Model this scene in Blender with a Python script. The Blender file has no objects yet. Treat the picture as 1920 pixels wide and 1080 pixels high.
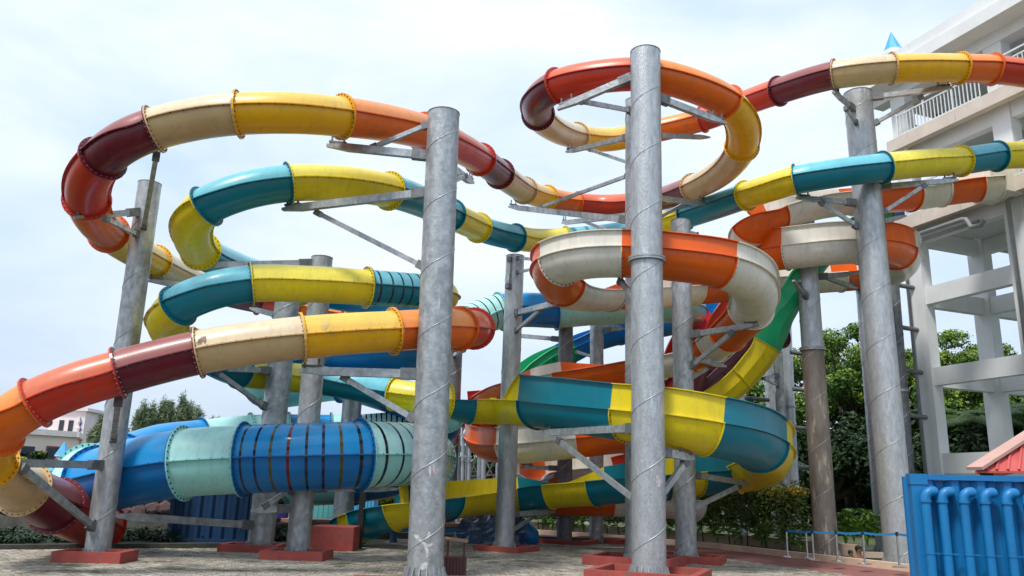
import bpy, math, random
from math import sin, cos, pi, radians as R_
from mathutils import Vector, Matrix
random.seed(7)
sc = bpy.context.scene
COL = sc.collection

# ------------------------------------------------------------------ camera
CAM = Vector((0.0, 0.0, 1.7))
PITCH, ROLL, FPX = R_(14.2), R_(1.6), 1520.0
_f = Vector((0, cos(PITCH), sin(PITCH)))
_u0 = Vector((0, -sin(PITCH), cos(PITCH)))
_r0 = Vector((1, 0, 0))
_r = _r0 * cos(ROLL) + _u0 * sin(ROLL)
_u = -_r0 * sin(ROLL) + _u0 * cos(ROLL)
cd = bpy.data.cameras.new('camera')
cam = bpy.data.objects.new('camera', cd); COL.objects.link(cam)
cd.sensor_width = 36.0; cd.lens = 36.0 * FPX / 1920.0
cd.clip_start = 0.1; cd.clip_end = 6000
_m = Matrix((_r, _u, -_f)).transposed().to_4x4(); _m.translation = CAM
cam.matrix_world = _m
sc.camera = cam

# ------------------------------------------------------------------ sky, sun, exposure
W = bpy.data.worlds.new('World'); sc.world = W; W.use_nodes = True
nt = W.node_tree; nt.nodes.clear()
def wn(t, **k):
    n = nt.nodes.new(t)
    for a, b in k.items(): setattr(n, a, b)
    return n
SUN_EL, SUN_AZ = R_(58), R_(215)
sky = wn('ShaderNodeTexSky', sky_type='NISHITA'); sky.sun_disc = False
sky.sun_elevation = SUN_EL; sky.sun_rotation = SUN_AZ
bgs = wn('ShaderNodeBackground'); bgs.inputs[1].default_value = 0.10
nt.links.new(sky.outputs[0], bgs.inputs[0])
tc = wn('ShaderNodeTexCoord')
sep = wn('ShaderNodeSeparateXYZ'); nt.links.new(tc.outputs['Generated'], sep.inputs[0])
grad = wn('ShaderNodeValToRGB')
e = grad.color_ramp.elements
e[0].position = 0.0; e[0].color = (0.44, 0.55, 0.70, 1)
e[1].position = 1.0; e[1].color = (0.52, 0.71, 1.0, 1)
for p, c in ((0.10, (0.50, 0.61, 0.77, 1)), (0.22, (0.56, 0.70, 0.90, 1)), (0.36, (0.58, 0.74, 0.96, 1)), (0.55, (0.56, 0.74, 0.99, 1))):
    q = grad.color_ramp.elements.new(p); q.color = c
nt.links.new(sep.outputs[2], grad.inputs[0])
mp = wn('ShaderNodeMapping'); mp.inputs['Scale'].default_value = (1.0, 1.0, 2.6)
nt.links.new(tc.outputs['Generated'], mp.inputs[0])
nz = wn('ShaderNodeTexNoise'); nz.inputs['Scale'].default_value = 2.1; nz.inputs['Detail'].default_value = 7; nz.inputs['Roughness'].default_value = 0.55
nz.inputs['Distortion'].default_value = 0.25
nt.links.new(mp.outputs[0], nz.inputs['Vector'])
cr = wn('ShaderNodeValToRGB'); cr.color_ramp.elements[0].position = 0.33; cr.color_ramp.elements[1].position = 0.66
nt.links.new(nz.outputs[0], cr.inputs[0])
lowr = wn('ShaderNodeMapRange'); lowr.inputs[1].default_value = 0.02; lowr.inputs[2].default_value = 0.34; lowr.inputs[3].default_value = 0.15; lowr.inputs[4].default_value = 0.95
nt.links.new(sep.outputs[2], lowr.inputs[0])
mul = wn('ShaderNodeMath', operation='MULTIPLY'); nt.links.new(cr.outputs[0], mul.inputs[0]); nt.links.new(lowr.outputs[0], mul.inputs[1])
mx = wn('ShaderNodeMix', data_type='RGBA'); nt.links.new(mul.outputs[0], mx.inputs[0])
nt.links.new(grad.outputs[0], mx.inputs[6]); mx.inputs[7].default_value = (1.0, 1.03, 1.07, 1)
bgc = wn('ShaderNodeBackground'); nt.links.new(mx.outputs[2], bgc.inputs[0]); bgc.inputs[1].default_value = 0.79
ms = wn('ShaderNodeMixShader'); ms.inputs[0].default_value = 0.86
nt.links.new(bgs.outputs[0], ms.inputs[1]); nt.links.new(bgc.outputs[0], ms.inputs[2])
wo = wn('ShaderNodeOutputWorld'); nt.links.new(ms.outputs[0], wo.inputs[0])
sl = bpy.data.lights.new('sun', 'SUN'); sl.energy = 2.1; sl.angle = R_(11); sl.color = (1.0, 0.96, 0.90)
so = bpy.data.objects.new('sun', sl); COL.objects.link(so)
_sd = Vector((sin(SUN_AZ) * cos(SUN_EL), cos(SUN_AZ) * cos(SUN_EL), sin(SUN_EL)))
so.rotation_euler = _sd.to_track_quat('Z', 'Y').to_euler(); so.location = (0, 0, 60)
sc.view_settings.view_transform = 'Standard'; sc.view_settings.look = 'None'
sc.view_settings.exposure = 0.64; sc.view_settings.gamma = 1.0
sc.view_settings.use_curve_mapping = False
sc.cycles.max_bounces = 6; sc.cycles.diffuse_bounces = 3; sc.cycles.glossy_bounces = 3
sc.cycles.transmission_bounces = 4; sc.cycles.transparent_max_bounces = 8
sc.cycles.use_denoising = True

# ------------------------------------------------------------------ placing helpers (metres; photo pixel + distance -> point)
def ray(px, py):
    return _f + _r * ((px - 960) / FPX) + _u * ((540 - py) / FPX)
def D(px, py, d): return CAM + ray(px, py) * d
def Y(px, py, y):
    v = ray(px, py); return CAM + v * (y / v.y)
def G(px, py, z=0.0):
    v = ray(px, py); return CAM + v * ((z - CAM.z) / v.z)
def axis_depth(p): return (p - CAM).dot(_f)

# ------------------------------------------------------------------ object helpers
def tag(o, label=None, cat=None, group=None, kind=None):
    if label: o['label'] = label
    if cat: o['category'] = cat
    if group: o['group'] = group
    if kind: o['kind'] = kind
    return o
def empty(name, loc, label=None, cat=None, group=None):
    o = bpy.data.objects.new(name, None); COL.objects.link(o); o.location = loc
    o.empty_display_size = 0.2
    return tag(o, label, cat, group)
class MB:
    def __init__(s): s.v = []; s.f = []
    def add(s, vs, fs):
        n = len(s.v); s.v.extend([tuple(x) for x in vs]); s.f.extend([tuple(i + n for i in q) for q in fs]); return s
    def box(s, c, sx, sy, sz, ax=None):
        c = Vector(c)
        if ax is None: ax = (Vector((1, 0, 0)), Vector((0, 1, 0)), Vector((0, 0, 1)))
        a, b, d = ax[0] * sx / 2, ax[1] * sy / 2, ax[2] * sz / 2
        vs = [c + a * i + b * j + d * k for k in (-1, 1) for j in (-1, 1) for i in (-1, 1)]
        return s.add(vs, [(0, 2, 3, 1), (4, 5, 7, 6), (0, 1, 5, 4), (2, 6, 7, 3), (0, 4, 6, 2), (1, 3, 7, 5)])
    def beam(s, p, q, w, h=None, up=Vector((0, 0, 1))):
        p, q = Vector(p), Vector(q); h = h or w
        t = (q - p); L = t.length; t.normalize()
        a = t.cross(up)
        if a.length < 1e-3: a = t.cross(Vector((0, 1, 0)))
        a.normalize(); b = a.cross(t)
        return s.box((p + q) / 2, L, w, h, (t, a, b))
    def taper(s, p, q, w0, h0, w1, h1):
        p, q = Vector(p), Vector(q); t = (q - p).normalized()
        a = t.cross(Vector((0, 0, 1))).normalized(); b = a.cross(t)
        vs = []
        for c, w, h in ((p, w0, h0), (q, w1, h1)):
            for j, k in ((-1, -1), (1, -1), (1, 1), (-1, 1)): vs.append(c + a * j * w / 2 + b * k * h / 2)
        return s.add(vs, [(3, 2, 1, 0), (4, 5, 6, 7), (0, 1, 5, 4), (1, 2, 6, 5), (2, 3, 7, 6), (3, 0, 4, 7)])
    def tube(s, pts, r, n=8, cap=True):
        pts = [Vector(p) for p in pts]; rs = r if isinstance(r, (list, tuple)) else [r] * len(pts)
        vs = []; fs = []; prev = None
        for i, p in enumerate(pts):
            t = (pts[min(i + 1, len(pts) - 1)] - pts[max(i - 1, 0)]).normalized()
            if prev is None:
                a = t.cross(Vector((0, 0, 1)))
                if a.length < 1e-3: a = t.cross(Vector((0, 1, 0)))
            else: a = prev - t * prev.dot(t)
            a.normalize(); prev = a; b = t.cross(a)
            for k in range(n): vs.append(p + (a * cos(2 * pi * k / n) + b * sin(2 * pi * k / n)) * rs[i])
        for i in range(len(pts) - 1):
            for k in range(n):
                k2 = (k + 1) % n; fs.append((i * n + k, i * n + k2, (i + 1) * n + k2, (i + 1) * n + k))
        if cap:
            fs.append(tuple(range(n - 1, -1, -1))); fs.append(tuple((len(pts) - 1) * n + k for k in range(n)))
        return s.add(vs, fs)
    def lathe(s, c, prof, n=24, cap=True):
        c = Vector(c); vs = []; fs = []
        for r, z in prof:
            for k in range(n): vs.append((c.x + r * cos(2 * pi * k / n), c.y + r * sin(2 * pi * k / n), c.z + z))
        for i in range(len(prof) - 1):
            for k in range(n):
                k2 = (k + 1) % n; fs.append((i * n + k, i * n + k2, (i + 1) * n + k2, (i + 1) * n + k))
        if cap:
            fs.append(tuple(range(n - 1, -1, -1))); fs.append(tuple((len(prof) - 1) * n + k for k in range(n)))
        return s.add(vs, fs)
    def build(s, name, m, parent=None, smooth=False, label=None, kind=None):
        me = bpy.data.meshes.new(name); org = Vector((0, 0, 0))
        if parent is None and s.v:
            xs = list(zip(*s.v)); org = Vector(((min(xs[0]) + max(xs[0])) / 2, (min(xs[1]) + max(xs[1])) / 2, min(xs[2])))
        elif parent is not None: org = world_loc(parent)
        me.from_pydata([(v[0] - org.x, v[1] - org.y, v[2] - org.z) for v in s.v], [], s.f)
        if isinstance(m, (list, tuple)):
            for q in m: me.materials.append(q)
        else: me.materials.append(m)
        if smooth:
            me.polygons.foreach_set('use_smooth', [True] * len(me.polygons))
            if smooth == 'auto':
                try: me.set_sharp_from_angle(angle=R_(38))
                except Exception: pass
        me.update()
        o = bpy.data.objects.new(name, me); COL.objects.link(o)
        if parent is not None: o.parent = parent
        else: o.location = org
        return tag(o, label, None, None, kind)
def world_loc(o):
    p = Vector(o.location)
    while o.parent: o = o.parent; p += o.location
    return p
def copy_tree(o, parent=None):
    c = o.copy(); COL.objects.link(c)
    if parent is not None: c.parent = parent
    for ch in list(o.children): copy_tree(ch, c)
    return c

# ------------------------------------------------------------------ materials
def ramp(n, stops):
    cr = n.nodes.new('ShaderNodeValToRGB'); el = cr.color_ramp.elements
    el[0].position, el[0].color = stops[0][0], (*stops[0][1], 1); el[1].position, el[1].color = stops[-1][0], (*stops[-1][1], 1)
    for p, c in stops[1:-1]:
        q = el.new(p); q.color = (*c, 1)
    return cr
def mat(name, c1, c2=None, rough=0.5, metal=0.0, scale=4.0, stretch=(1, 1, 1), lo=0.35, hi=0.65, bump=0.0, bscale=20.0,
        coat=0.0, detail=5, rvar=0.0, third=None, spec=0.5):
    m = bpy.data.materials.new(name); m.use_nodes = True; n = m.node_tree; b = n.nodes['Principled BSDF']
    c2 = c2 or tuple(min(1, x * 0.82) for x in c1)
    tc = n.nodes.new('ShaderNodeTexCoord'); mp = n.nodes.new('ShaderNodeMapping'); mp.inputs['Scale'].default_value = stretch
    geo = n.nodes.new('ShaderNodeNewGeometry')
    n.links.new(geo.outputs['Position'], mp.inputs[0])
    nz = n.nodes.new('ShaderNodeTexNoise'); nz.inputs['Scale'].default_value = scale; nz.inputs['Detail'].default_value = detail
    nz.inputs['Roughness'].default_value = 0.6
    n.links.new(mp.outputs[0], nz.inputs['Vector'])
    stops = [(lo, c1), (hi, c2)]
    cr = ramp(n, stops); n.links.new(nz.outputs[0], cr.inputs[0])
    out = cr.outputs[0]
    if third:
        nz3 = n.nodes.new('ShaderNodeTexNoise'); nz3.inputs['Scale'].default_value = third[1]; nz3.inputs['Detail'].default_value = 8
        nz3.inputs['Roughness'].default_value = 0.7
        mp3 = n.nodes.new('ShaderNodeMapping'); mp3.inputs['Scale'].default_value = third[4] if len(third) > 4 else (1, 1, 1)
        n.links.new(geo.outputs['Position'], mp3.inputs[0]); n.links.new(mp3.outputs[0], nz3.inputs['Vector'])
        r3 = ramp(n, [(third[2], (0, 0, 0)), (third[3], (1, 1, 1))]); n.links.new(nz3.outputs[0], r3.inputs[0])
        mx = n.nodes.new('ShaderNodeMix'); mx.data_type = 'RGBA'; n.links.new(r3.outputs[0], mx.inputs[0])
        n.links.new(out, mx.inputs[6]); mx.inputs[7].default_value = (*third[0], 1); out = mx.outputs[2]
    n.links.new(out, b.inputs['Base Color'])
    b.inputs['Roughness'].default_value = rough; b.inputs['Metallic'].default_value = metal
    b.inputs['Specular IOR Level'].default_value = spec
    if rvar:
        mr = n.nodes.new('ShaderNodeMapRange'); mr.inputs[3].default_value = max(0.03, rough - rvar); mr.inputs[4].default_value = min(1, rough + rvar)
        n.links.new(nz.outputs[0], mr.inputs[0]); mr.inputs[1].default_value = 0.3; mr.inputs[2].default_value = 0.7
        n.links.new(mr.outputs[0], b.inputs['Roughness'])
    if coat: b.inputs['Coat Weight'].default_value = coat; b.inputs['Coat Roughness'].default_value = 0.12
    if bump:
        nb = n.nodes.new('ShaderNodeTexNoise'); nb.inputs['Scale'].default_value = bscale; nb.inputs['Detail'].default_value = 4
        n.links.new(mp.outputs[0], nb.inputs['Vector'])
        bp = n.nodes.new('ShaderNodeBump'); bp.inputs['Strength'].default_value = bump; bp.inputs['Distance'].default_value = 0.03
        n.links.new(nb.outputs[0], bp.inputs['Height']); n.links.new(bp.outputs[0], b.inputs['Normal'])
    return m

def gel(name, c, fade):
    """glossy gelcoat; chalky patches; top tones mix sun-bleaching with painted sky light; water stains run down the sides"""
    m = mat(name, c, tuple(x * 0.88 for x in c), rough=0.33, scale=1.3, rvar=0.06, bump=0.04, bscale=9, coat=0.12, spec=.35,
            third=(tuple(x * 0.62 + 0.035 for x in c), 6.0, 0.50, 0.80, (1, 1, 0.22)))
    return m
def galv(name, c1, c2, metal=0.5, rough=0.42, scale=6, st=(1, 1, .8), bs=16, bu=.3):
    return mat(name, c1, c2, rough=rough, metal=metal, scale=scale, stretch=st, lo=0.3, hi=0.7, rvar=0.12, bump=bu, bscale=bs,
               third=(tuple(min(1, x * 1.22) for x in c1), 9.0, 0.58, 0.72, (1, 1, 0.18)))
BASE = {'red': (0.62, 0.038, 0.014), 'orange': (0.86, 0.15, 0.010), 'maroon': (0.155, 0.012, 0.024), 'tan': (0.66, 0.44, 0.22),
        'yellow': (0.92, 0.46, 0.010), 'lemon': (0.84, 0.66, 0.015), 'teal': (0.001, 0.20, 0.275), 'white': (0.85, 0.80, 0.70),
        'tangerine': (0.86, 0.135, 0.008), 'blue': (0.002, 0.165, 0.46), 'mint': (0.33, 0.73, 0.68), 'green': (0.012, 0.42, 0.17)}
M = {}
TOPS = {'red': (0.72, 0.17, 0.085), 'orange': (0.87, 0.30, 0.075), 'maroon': (0.34, 0.115, 0.105), 'tan': (0.76, 0.61, 0.41), 'yellow': (0.90, 0.58, 0.12),  # upper-shell tones: sun fading plus sky light painted into the colour
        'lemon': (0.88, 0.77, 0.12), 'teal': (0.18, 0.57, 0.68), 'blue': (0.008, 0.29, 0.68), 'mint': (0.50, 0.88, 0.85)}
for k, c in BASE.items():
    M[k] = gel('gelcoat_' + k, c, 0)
    M[k + '_top'] = gel('bleached_skylit_gelcoat_' + k, TOPS.get(k, c), 0)
M['steel'] = galv('galvanised_steel', (0.49, 0.51, 0.52), (0.25, 0.27, 0.285))
M['steel_b'] = galv('brushed_galvanised_steel', (0.53, 0.55, 0.565), (0.34, 0.36, 0.38), scale=8, st=(1.2, 1.2, .4), bs=30, bu=.4)
M['steel_c'] = galv('spangled_galvanised_steel', (0.47, 0.485, 0.495), (0.26, 0.275, 0.29), scale=10, st=(1, 1, .5), bs=34, bu=.25)
M['steel_light'] = galv('new_galvanised_steel', (0.50, 0.53, 0.56), (0.36, 0.39, 0.42), rough=0.36)
M['steel_dark'] = galv('weathered_steel', (0.21, 0.22, 0.23), (0.12, 0.125, 0.135), metal=0.4, rough=0.5)
M['steel_rust'] = mat('rust_stained_concrete_pipe', (0.27, 0.235, 0.205), (0.17, 0.14, 0.12), rough=0.75, metal=0.1, scale=3, stretch=(1, 1, .4),
                      third=(0.55 and (0.52, 0.44, 0.33), 2.4, 0.56, 0.64, (1.6, 1.6, .3)), bump=.2)
M['bolt'] = mat('bolt_steel', (0.035, 0.035, 0.04), rough=0.6, metal=0.3)
M['bolt_light'] = mat('zinc_bolt', (0.34, 0.30, 0.29), rough=0.4, metal=0.6)
M['weld'] = mat('weld_bead', (0.45, 0.47, 0.48), rough=0.4, metal=0.6)
M['band_dark'] = mat('dark_translucent_strip', (0.012, 0.02, 0.03), rough=0.15)
M['band_red'] = mat('red_translucent_strip', (0.13, 0.006, 0.012), rough=0.15)
M['band_green'] = mat('olive_translucent_strip', (0.09, 0.075, 0.01), rough=0.15)
M['band_navy'] = mat('navy_translucent_strip', (0.004, 0.012, 0.07), rough=0.15)
M['kerb_red'] = mat('red_painted_concrete', (0.40, 0.070, 0.055), (0.30, 0.055, 0.045), rough=0.7, scale=5, bump=.15,
                    third=((0.16, 0.11, 0.09), 7, 0.55, 0.68))

# ------------------------------------------------------------------ water slides
def catmull(pts, nsub):
    out = []; n = len(pts); k = len(pts[0])
    for i in range(n - 1):
        p0 = pts[max(i - 1, 0)]; p1 = pts[i]; p2 = pts[i + 1]; p3 = pts[min(i + 2, n - 1)]
        a = [Vector(p[:3]) for p in (p0, p1, p2, p3)]
        t01 = max((a[1] - a[0]).length, 1e-4) ** .5; t12 = max((a[2] - a[1]).length, 1e-4) ** .5; t23 = max((a[3] - a[2]).length, 1e-4) ** .5
        if i == 0: a[0] = a[1] - (a[2] - a[1]); t01 = t12
        if i == n - 2: a[3] = a[2] + (a[2] - a[1]); t23 = t12
        m1 = (a[2] - a[1]) + t12 * ((a[1] - a[0]) / t01 - (a[2] - a[0]) / (t01 + t12))
        m2 = (a[2] - a[1]) + t12 * ((a[3] - a[2]) / t23 - (a[3] - a[1]) / (t12 + t23))
        for j in range(nsub):
            t = j / nsub; t2 = t * t; t3 = t2 * t
            v = a[1] * (2 * t3 - 3 * t2 + 1) + m1 * (t3 - 2 * t2 + t) + m2 * (t3 - t2) * 1 + a[2] * (-2 * t3 + 3 * t2)
            ex = [p1[q] + (p2[q] - p1[q]) * t for q in range(3, k)]
            out.append((v, ex))
    out.append((Vector(pts[-1][:3]), list(pts[-1][3:])))
    return out
def prof_tube(r, n=30): return [(cos(2 * pi * k / n) * r, sin(2 * pi * k / n) * r) for k in range(n)]
def sweep(mb, frames, prof_fn, closed=True, caps=False):
    vs = []; fs = []; n = None
    for fr in frames:
        pr = prof_fn(fr); n = len(pr)
        for x, y in pr: vs.append(fr[0] + fr[2] * x + fr[3] * y)
    m = len(frames)
    for i in range(m - 1):
        for k in range(n if closed else n - 1):
            k2 = (k + 1) % n; fs.append((i * n + k2, i * n + k, (i + 1) * n + k, (i + 1) * n + k2))
    if caps:
        fs.append(tuple(range(n))); fs.append(tuple((m - 1) * n + k for k in range(n - 1, -1, -1)))
    mb.add(vs, fs)
def open_prof(r, hr, hl, th=0.022, n=18):
    lip = 0.07
    o = []
    # outer outline from left wall top, down, round, up to right wall top
    o += [(-r - lip, hl), (-r - lip, hl - 0.02), (-r, hl - 0.02)] if hl > 0.05 else [(-r - lip, 0.012)]
    if hl > 0.05: o += [(-r, 0.012), (-r - lip * 1.1, 0.010)]
    else: o += [(-r - lip, 0.012)] * 4
    o += [(-r - lip * 1.1, -0.012)]
    for k in range(n + 1):
        a = pi + pi * k / n; o.append((cos(a) * r, sin(a) * r - 0.012))
    o += [(r + lip * 1.1, -0.012)]
    if hr > 0.05: o += [(r + lip * 1.1, 0.010), (r, 0.012), (r, hr - 0.02), (r + lip, hr - 0.02), (r + lip, hr)]
    else: o += [(r + lip, 0.012)] * 5
    ri = r - th
    if hr > 0.05: o += [(ri, hr), (ri, 0)]
    else: o += [(ri, 0.012), (ri, 0)]
    for k in range(n + 1):
        a = 2 * pi - pi * k / n; o.append((cos(a) * ri, sin(a) * ri - 0.004))
    if hl > 0.05: o += [(-ri, 0), (-ri, hl)]
    else: o += [(-ri, 0), (-ri, 0.012)]
    return o
SLIDES = {}
def slide(name, label, cat, pts, r0, nsub=12, ring=0.082, bolts=True, dark_bolts=('blue', 'teal', 'tan', 'lemon', 'yellow', 'mint', 'white'), stripes=None):
    cps = []; joints = []; col = None
    for i, p in enumerate(pts):
        d = dict(r=None, hr=None, hl=None)
        if len(p) > 4: d.update(p[4])
        w = D(*p[:3])
        if len(p) > 3 and p[3]: joints.append((i, p[3]))
        cps.append([w.x, w.y, w.z, d['r'], d['hr'], d['hl']])
    last = [r0, 0.0, 0.0]
    for c in cps:
        for q in range(3):
            if c[3 + q] is None: c[3 + q] = last[q]
            else: last[q] = c[3 + q]
    path = catmull(cps, nsub)
    fr = []
    for i, (p, ex) in enumerate(path):
        t = (path[min(i + 1, len(path) - 1)][0] - path[max(i - 1, 0)][0]).normalized()
        s = t.cross(Vector((0, 0, 1))).normalized(); u = s.cross(t)
        fr.append((p, t, s, u, ex[0], ex[1], ex[2]))
    root = empty(name, (fr[0][0].x, fr[0][0].y, 0), label, cat)
    for j, (ci, kind) in enumerate(joints):
        i0 = ci * nsub; i1 = (joints[j + 1][0] * nsub) if j + 1 < len(joints) else len(fr) - 1
        if i1 <= i0: continue
        F = fr[i0:i1 + 1]
        col, _, style = kind.partition('/')
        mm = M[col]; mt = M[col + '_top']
        bm_ = M['bolt'] if col in dark_bolts else M['bolt_light']
        lab = '%s fibreglass %s' % ({'lemon': 'lemon yellow', 'tangerine': 'orange', 'white': 'cream white', 'mint': 'pale mint'}.get(col, col),
                                    'open trough section' if style.startswith('open') else ('tube section with see-through rings' if style == 'stripe' else 'tube section'))
        if style.startswith('open') or style == 'oct':
            b = MB()
            if style == 'oct':
                sweep(b, F, lambda f: open_prof(f[4], f[5], f[6], n=6), True, True)
            else:
                sweep(b, F, lambda f: open_prof(f[4], f[5], f[6]), True, True)
            sec = b.build('trough_section', mm, root, smooth=('auto' if style != 'oct' else False), label=lab)
            for q, f in ((0, F[0]), (1, F[-1])):
                c = MB(); sgn = 0.012 if q == 0 else -0.012
                f2 = [(f[0] + f[1] * (sgn - 0.011), *f[1:]), (f[0] + f[1] * (sgn + 0.011), *f[1:])]
                rr = ring * 0.75
                nseg = 6 if style == 'oct' else 18
                def pf(fx):
                    o = []
                    for k in range(nseg + 1):
                        a = pi + pi * k / nseg; o.append((cos(a) * (fx[4] + rr), sin(a) * (fx[4] + rr)))
                    for k in range(nseg + 1):
                        a = 2 * pi - pi * k / nseg; o.append((cos(a) * (fx[4] + 0.003), sin(a) * (fx[4] + 0.003) - 0.012))
                    return o
                sweep(c, f2, pf, True, True)
                c.build('joint_flange', mm, sec, smooth='auto')
                if q == 0 and bolts and axis_depth(f[0]) < 27:
                    c = MB()
                    for k in range(1, 16):
                        a = pi + pi * k / 16
                        pp = f[0] + (f[2] * cos(a) + f[3] * sin(a)) * (f[4] + rr * .55)
                        c.box(pp + f[1] * sgn, .07, .022, .022, (f[1], f[2], f[3]))
                    c.build('flange_bolts', bm_, sec, kind='stuff')
            continue
        # closed tube: lower and upper shells meeting in a horizontal seam flange
        n = 15
        sec = MB(); sweep(sec, F, lambda f: [(cos(-pi * k / n) * f[4], sin(-pi * k / n) * f[4]) for k in range(n + 1)], False)
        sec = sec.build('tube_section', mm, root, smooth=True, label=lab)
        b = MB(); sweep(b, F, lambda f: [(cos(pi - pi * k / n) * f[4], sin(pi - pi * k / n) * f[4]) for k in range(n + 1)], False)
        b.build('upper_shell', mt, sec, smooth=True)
        b = MB(); sf = ring * 0.75
        for s in (-1, 1):
            sweep(b, F, lambda f: [(s * (f[4] - .004), -.011), (s * (f[4] + sf), -.011), (s * (f[4] + sf), .011), (s * (f[4] - .004), .011)][::s], True, True)
        b.build('seam_flange', mm, sec)
        far = axis_depth(F[len(F) // 2][0]) > 31
        for q, f in ((0, F[0]), (1, F[-1])):
            if q == 0 and j == 0: pass
            c = MB(); sg = 0.0125 if q == 0 else -0.0125
            nn = 28
            o, t, s, u, rr = f[0] + f[1] * sg, f[1], f[2], f[3], f[4]
            vs = []; fs = []
            for (ra, tt) in ((rr - .006, -.0115), (rr + ring, -.0115), (rr + ring, .0115), (rr - .006, .0115)):
                for k in range(nn):
                    a = 2 * pi * k / nn; vs.append(o + t * tt + (s * cos(a) + u * sin(a)) * ra)
            for w_ in range(4):
                for k in range(nn):
                    k2 = (k + 1) % nn; w2 = (w_ + 1) % 4; fs.append((w_ * nn + k, w2 * nn + k, w2 * nn + k2, w_ * nn + k2))
            c.add(vs, fs); c.build('joint_flange', mm, sec)
            if bolts and not far:
                c = MB()
                nb = 28 if ring < .09 else 36
                for k in range(nb):
                    a = 2 * pi * (k + .5) / nb
                    pp = o + (s * cos(a) + u * sin(a)) * (rr + ring * .55)
                    sz = .020 if ring < .09 else .034
                    c.box(pp + t * (sg * .9), .038, sz, sz, (t, s, u))
                c.build('flange_bolts', bm_, sec, kind='stuff')
        if bolts and not far:
            c = MB(); acc = 0.1
            for a_, b_ in zip(F[:-1], F[1:]):
                L = (b_[0] - a_[0]).length; acc += L
                while acc > .26:
                    acc -= .26; q = max(0, min(1, 1 - acc / max(L, 1e-4))); pp = a_[0].lerp(b_[0], q)
                    for s in (-1, 1):
                        c.box(pp + a_[2] * s * (a_[4] + sf * .6), .02, .02, .045, (a_[1], a_[2], a_[3]))
            if c.v: c.build('seam_bolts', bm_, sec, kind='stuff')
        if style == 'stripe':
            L = 0; cum = [0]
            for a_, b_ in zip(F[:-1], F[1:]): L += (b_[0] - a_[0]).length; cum.append(L)
            ns = stripes.get(col, 7) if stripes else 7
            cs = ['band_dark', 'band_navy', 'band_green', 'band_red', 'band_dark', 'band_navy', 'band_green', 'band_dark'] if col == 'blue' else ['band_dark'] * 12
            for k in range(ns):
                tl = L * (k + .6) / (ns + .2)
                c = MB(); hw = .028 if ring > .09 else .022
                ff = []
                for dl in (-hw, hw):
                    x = min(max(tl + dl, 0), L - 1e-4)
                    i = max(q for q in range(len(cum)) if cum[q] <= x); i = min(i, len(F) - 2)
                    w_ = (x - cum[i]) / max(cum[i + 1] - cum[i], 1e-5)
                    A, B_ = F[i], F[i + 1]
                    ff.append((A[0].lerp(B_[0], w_), A[1], A[2].lerp(B_[2], w_), A[3].lerp(B_[3], w_), A[4] + (B_[4] - A[4]) * w_, 0, 0))
                sweep(c, ff, lambda f: prof_tube(f[4] + .004, 32), True)
                c.build('see_through_ring', M[cs[k % len(cs)]], sec, smooth=True)
    SLIDES[name] = fr
    return root

slide('water_slide', 'enclosed water slide tube in red, orange, yellow, tan and maroon sections, highest of all', 'water slide', [
 (2010,152,25.3,'red'),(1935,139,25),(1862,130,24.9,'orange'),(1800,128,24.7,'yellow'),(1735,127,24.5),(1672,129,24.4,'tan'),(1565,141,24.8,'maroon'),
 (1460,171,26.5,'red'),(1385,198,28.2),(1318,224,29.8,'orange'),(1200,252,30.5,'yellow'),(1140,262,29.8),(1081,256,28.3,'tan'),(1037,240,26.3),
 (1009,214,24.3,'maroon'),(1012,185,22.7),(1046,161,21.8,'red'),(1110,146,21.3),(1210,140,21,'orange'),(1290,158,21.1),(1362,192,21.7,'yellow'),
 (1391,230,22.5),(1391,275,23.6,'tan'),(1360,317,25.2),(1300,352,27.5,'maroon'),(1215,378,30.8,'red'),(1140,385,32.5),(1082,382,32.5,'orange'),
 (1025,371,31,'yellow'),(983,357,29,'tan'),(937,326,26.2,'maroon'),(900,299,24.2,'red'),(850,271,22),(796,248,20.2,'orange'),(720,230,18.7),
 (641,219,17.6,'yellow'),(545,212,16.9),(447,214,16.7,'tan'),(370,223,16.7),(290,242,16.7,'maroon'),(237,264,16.6),(193,297,16.9,'red'),(167,335,17.4),
 (163,375,18.1,'orange'),(177,410,19),(204,437,20,'yellow'),(245,466,21.5),(290,491,23,'tan'),(340,516,24.8),(400,543,26.6,'maroon'),(485,564,28.2,'red'),
 (570,577,28.6,'orange'),(660,592,27.6,'yellow'),(750,603,25.6,'tan'),(830,611,22.8,'maroon'),(872,615,20.8),(889,616,19.4,'red'),(862,616,18.3,'orange'),
 (800,617,17.6),(737,621,17.1,'yellow'),(650,626,16.6),(567,633,16.2,'tan'),(465,645,15.9),(372,661,15.7,'maroon'),(295,679,15.5),(222,699,15.3,'red'),
 (142,723,15.0),(66,755,14.8,'orange'),(22,782,14.7),(-8,812,14.8,'yellow'),(-26,842,15.1),(-18,872,15.7,'tan'),(8,898,16.3),(45,917,17.1,'maroon',dict(r=.50)),(104,948,18.2,'red',dict(r=.56)),
 (150,972,20),(190,988,21.5)], 0.43)

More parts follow.
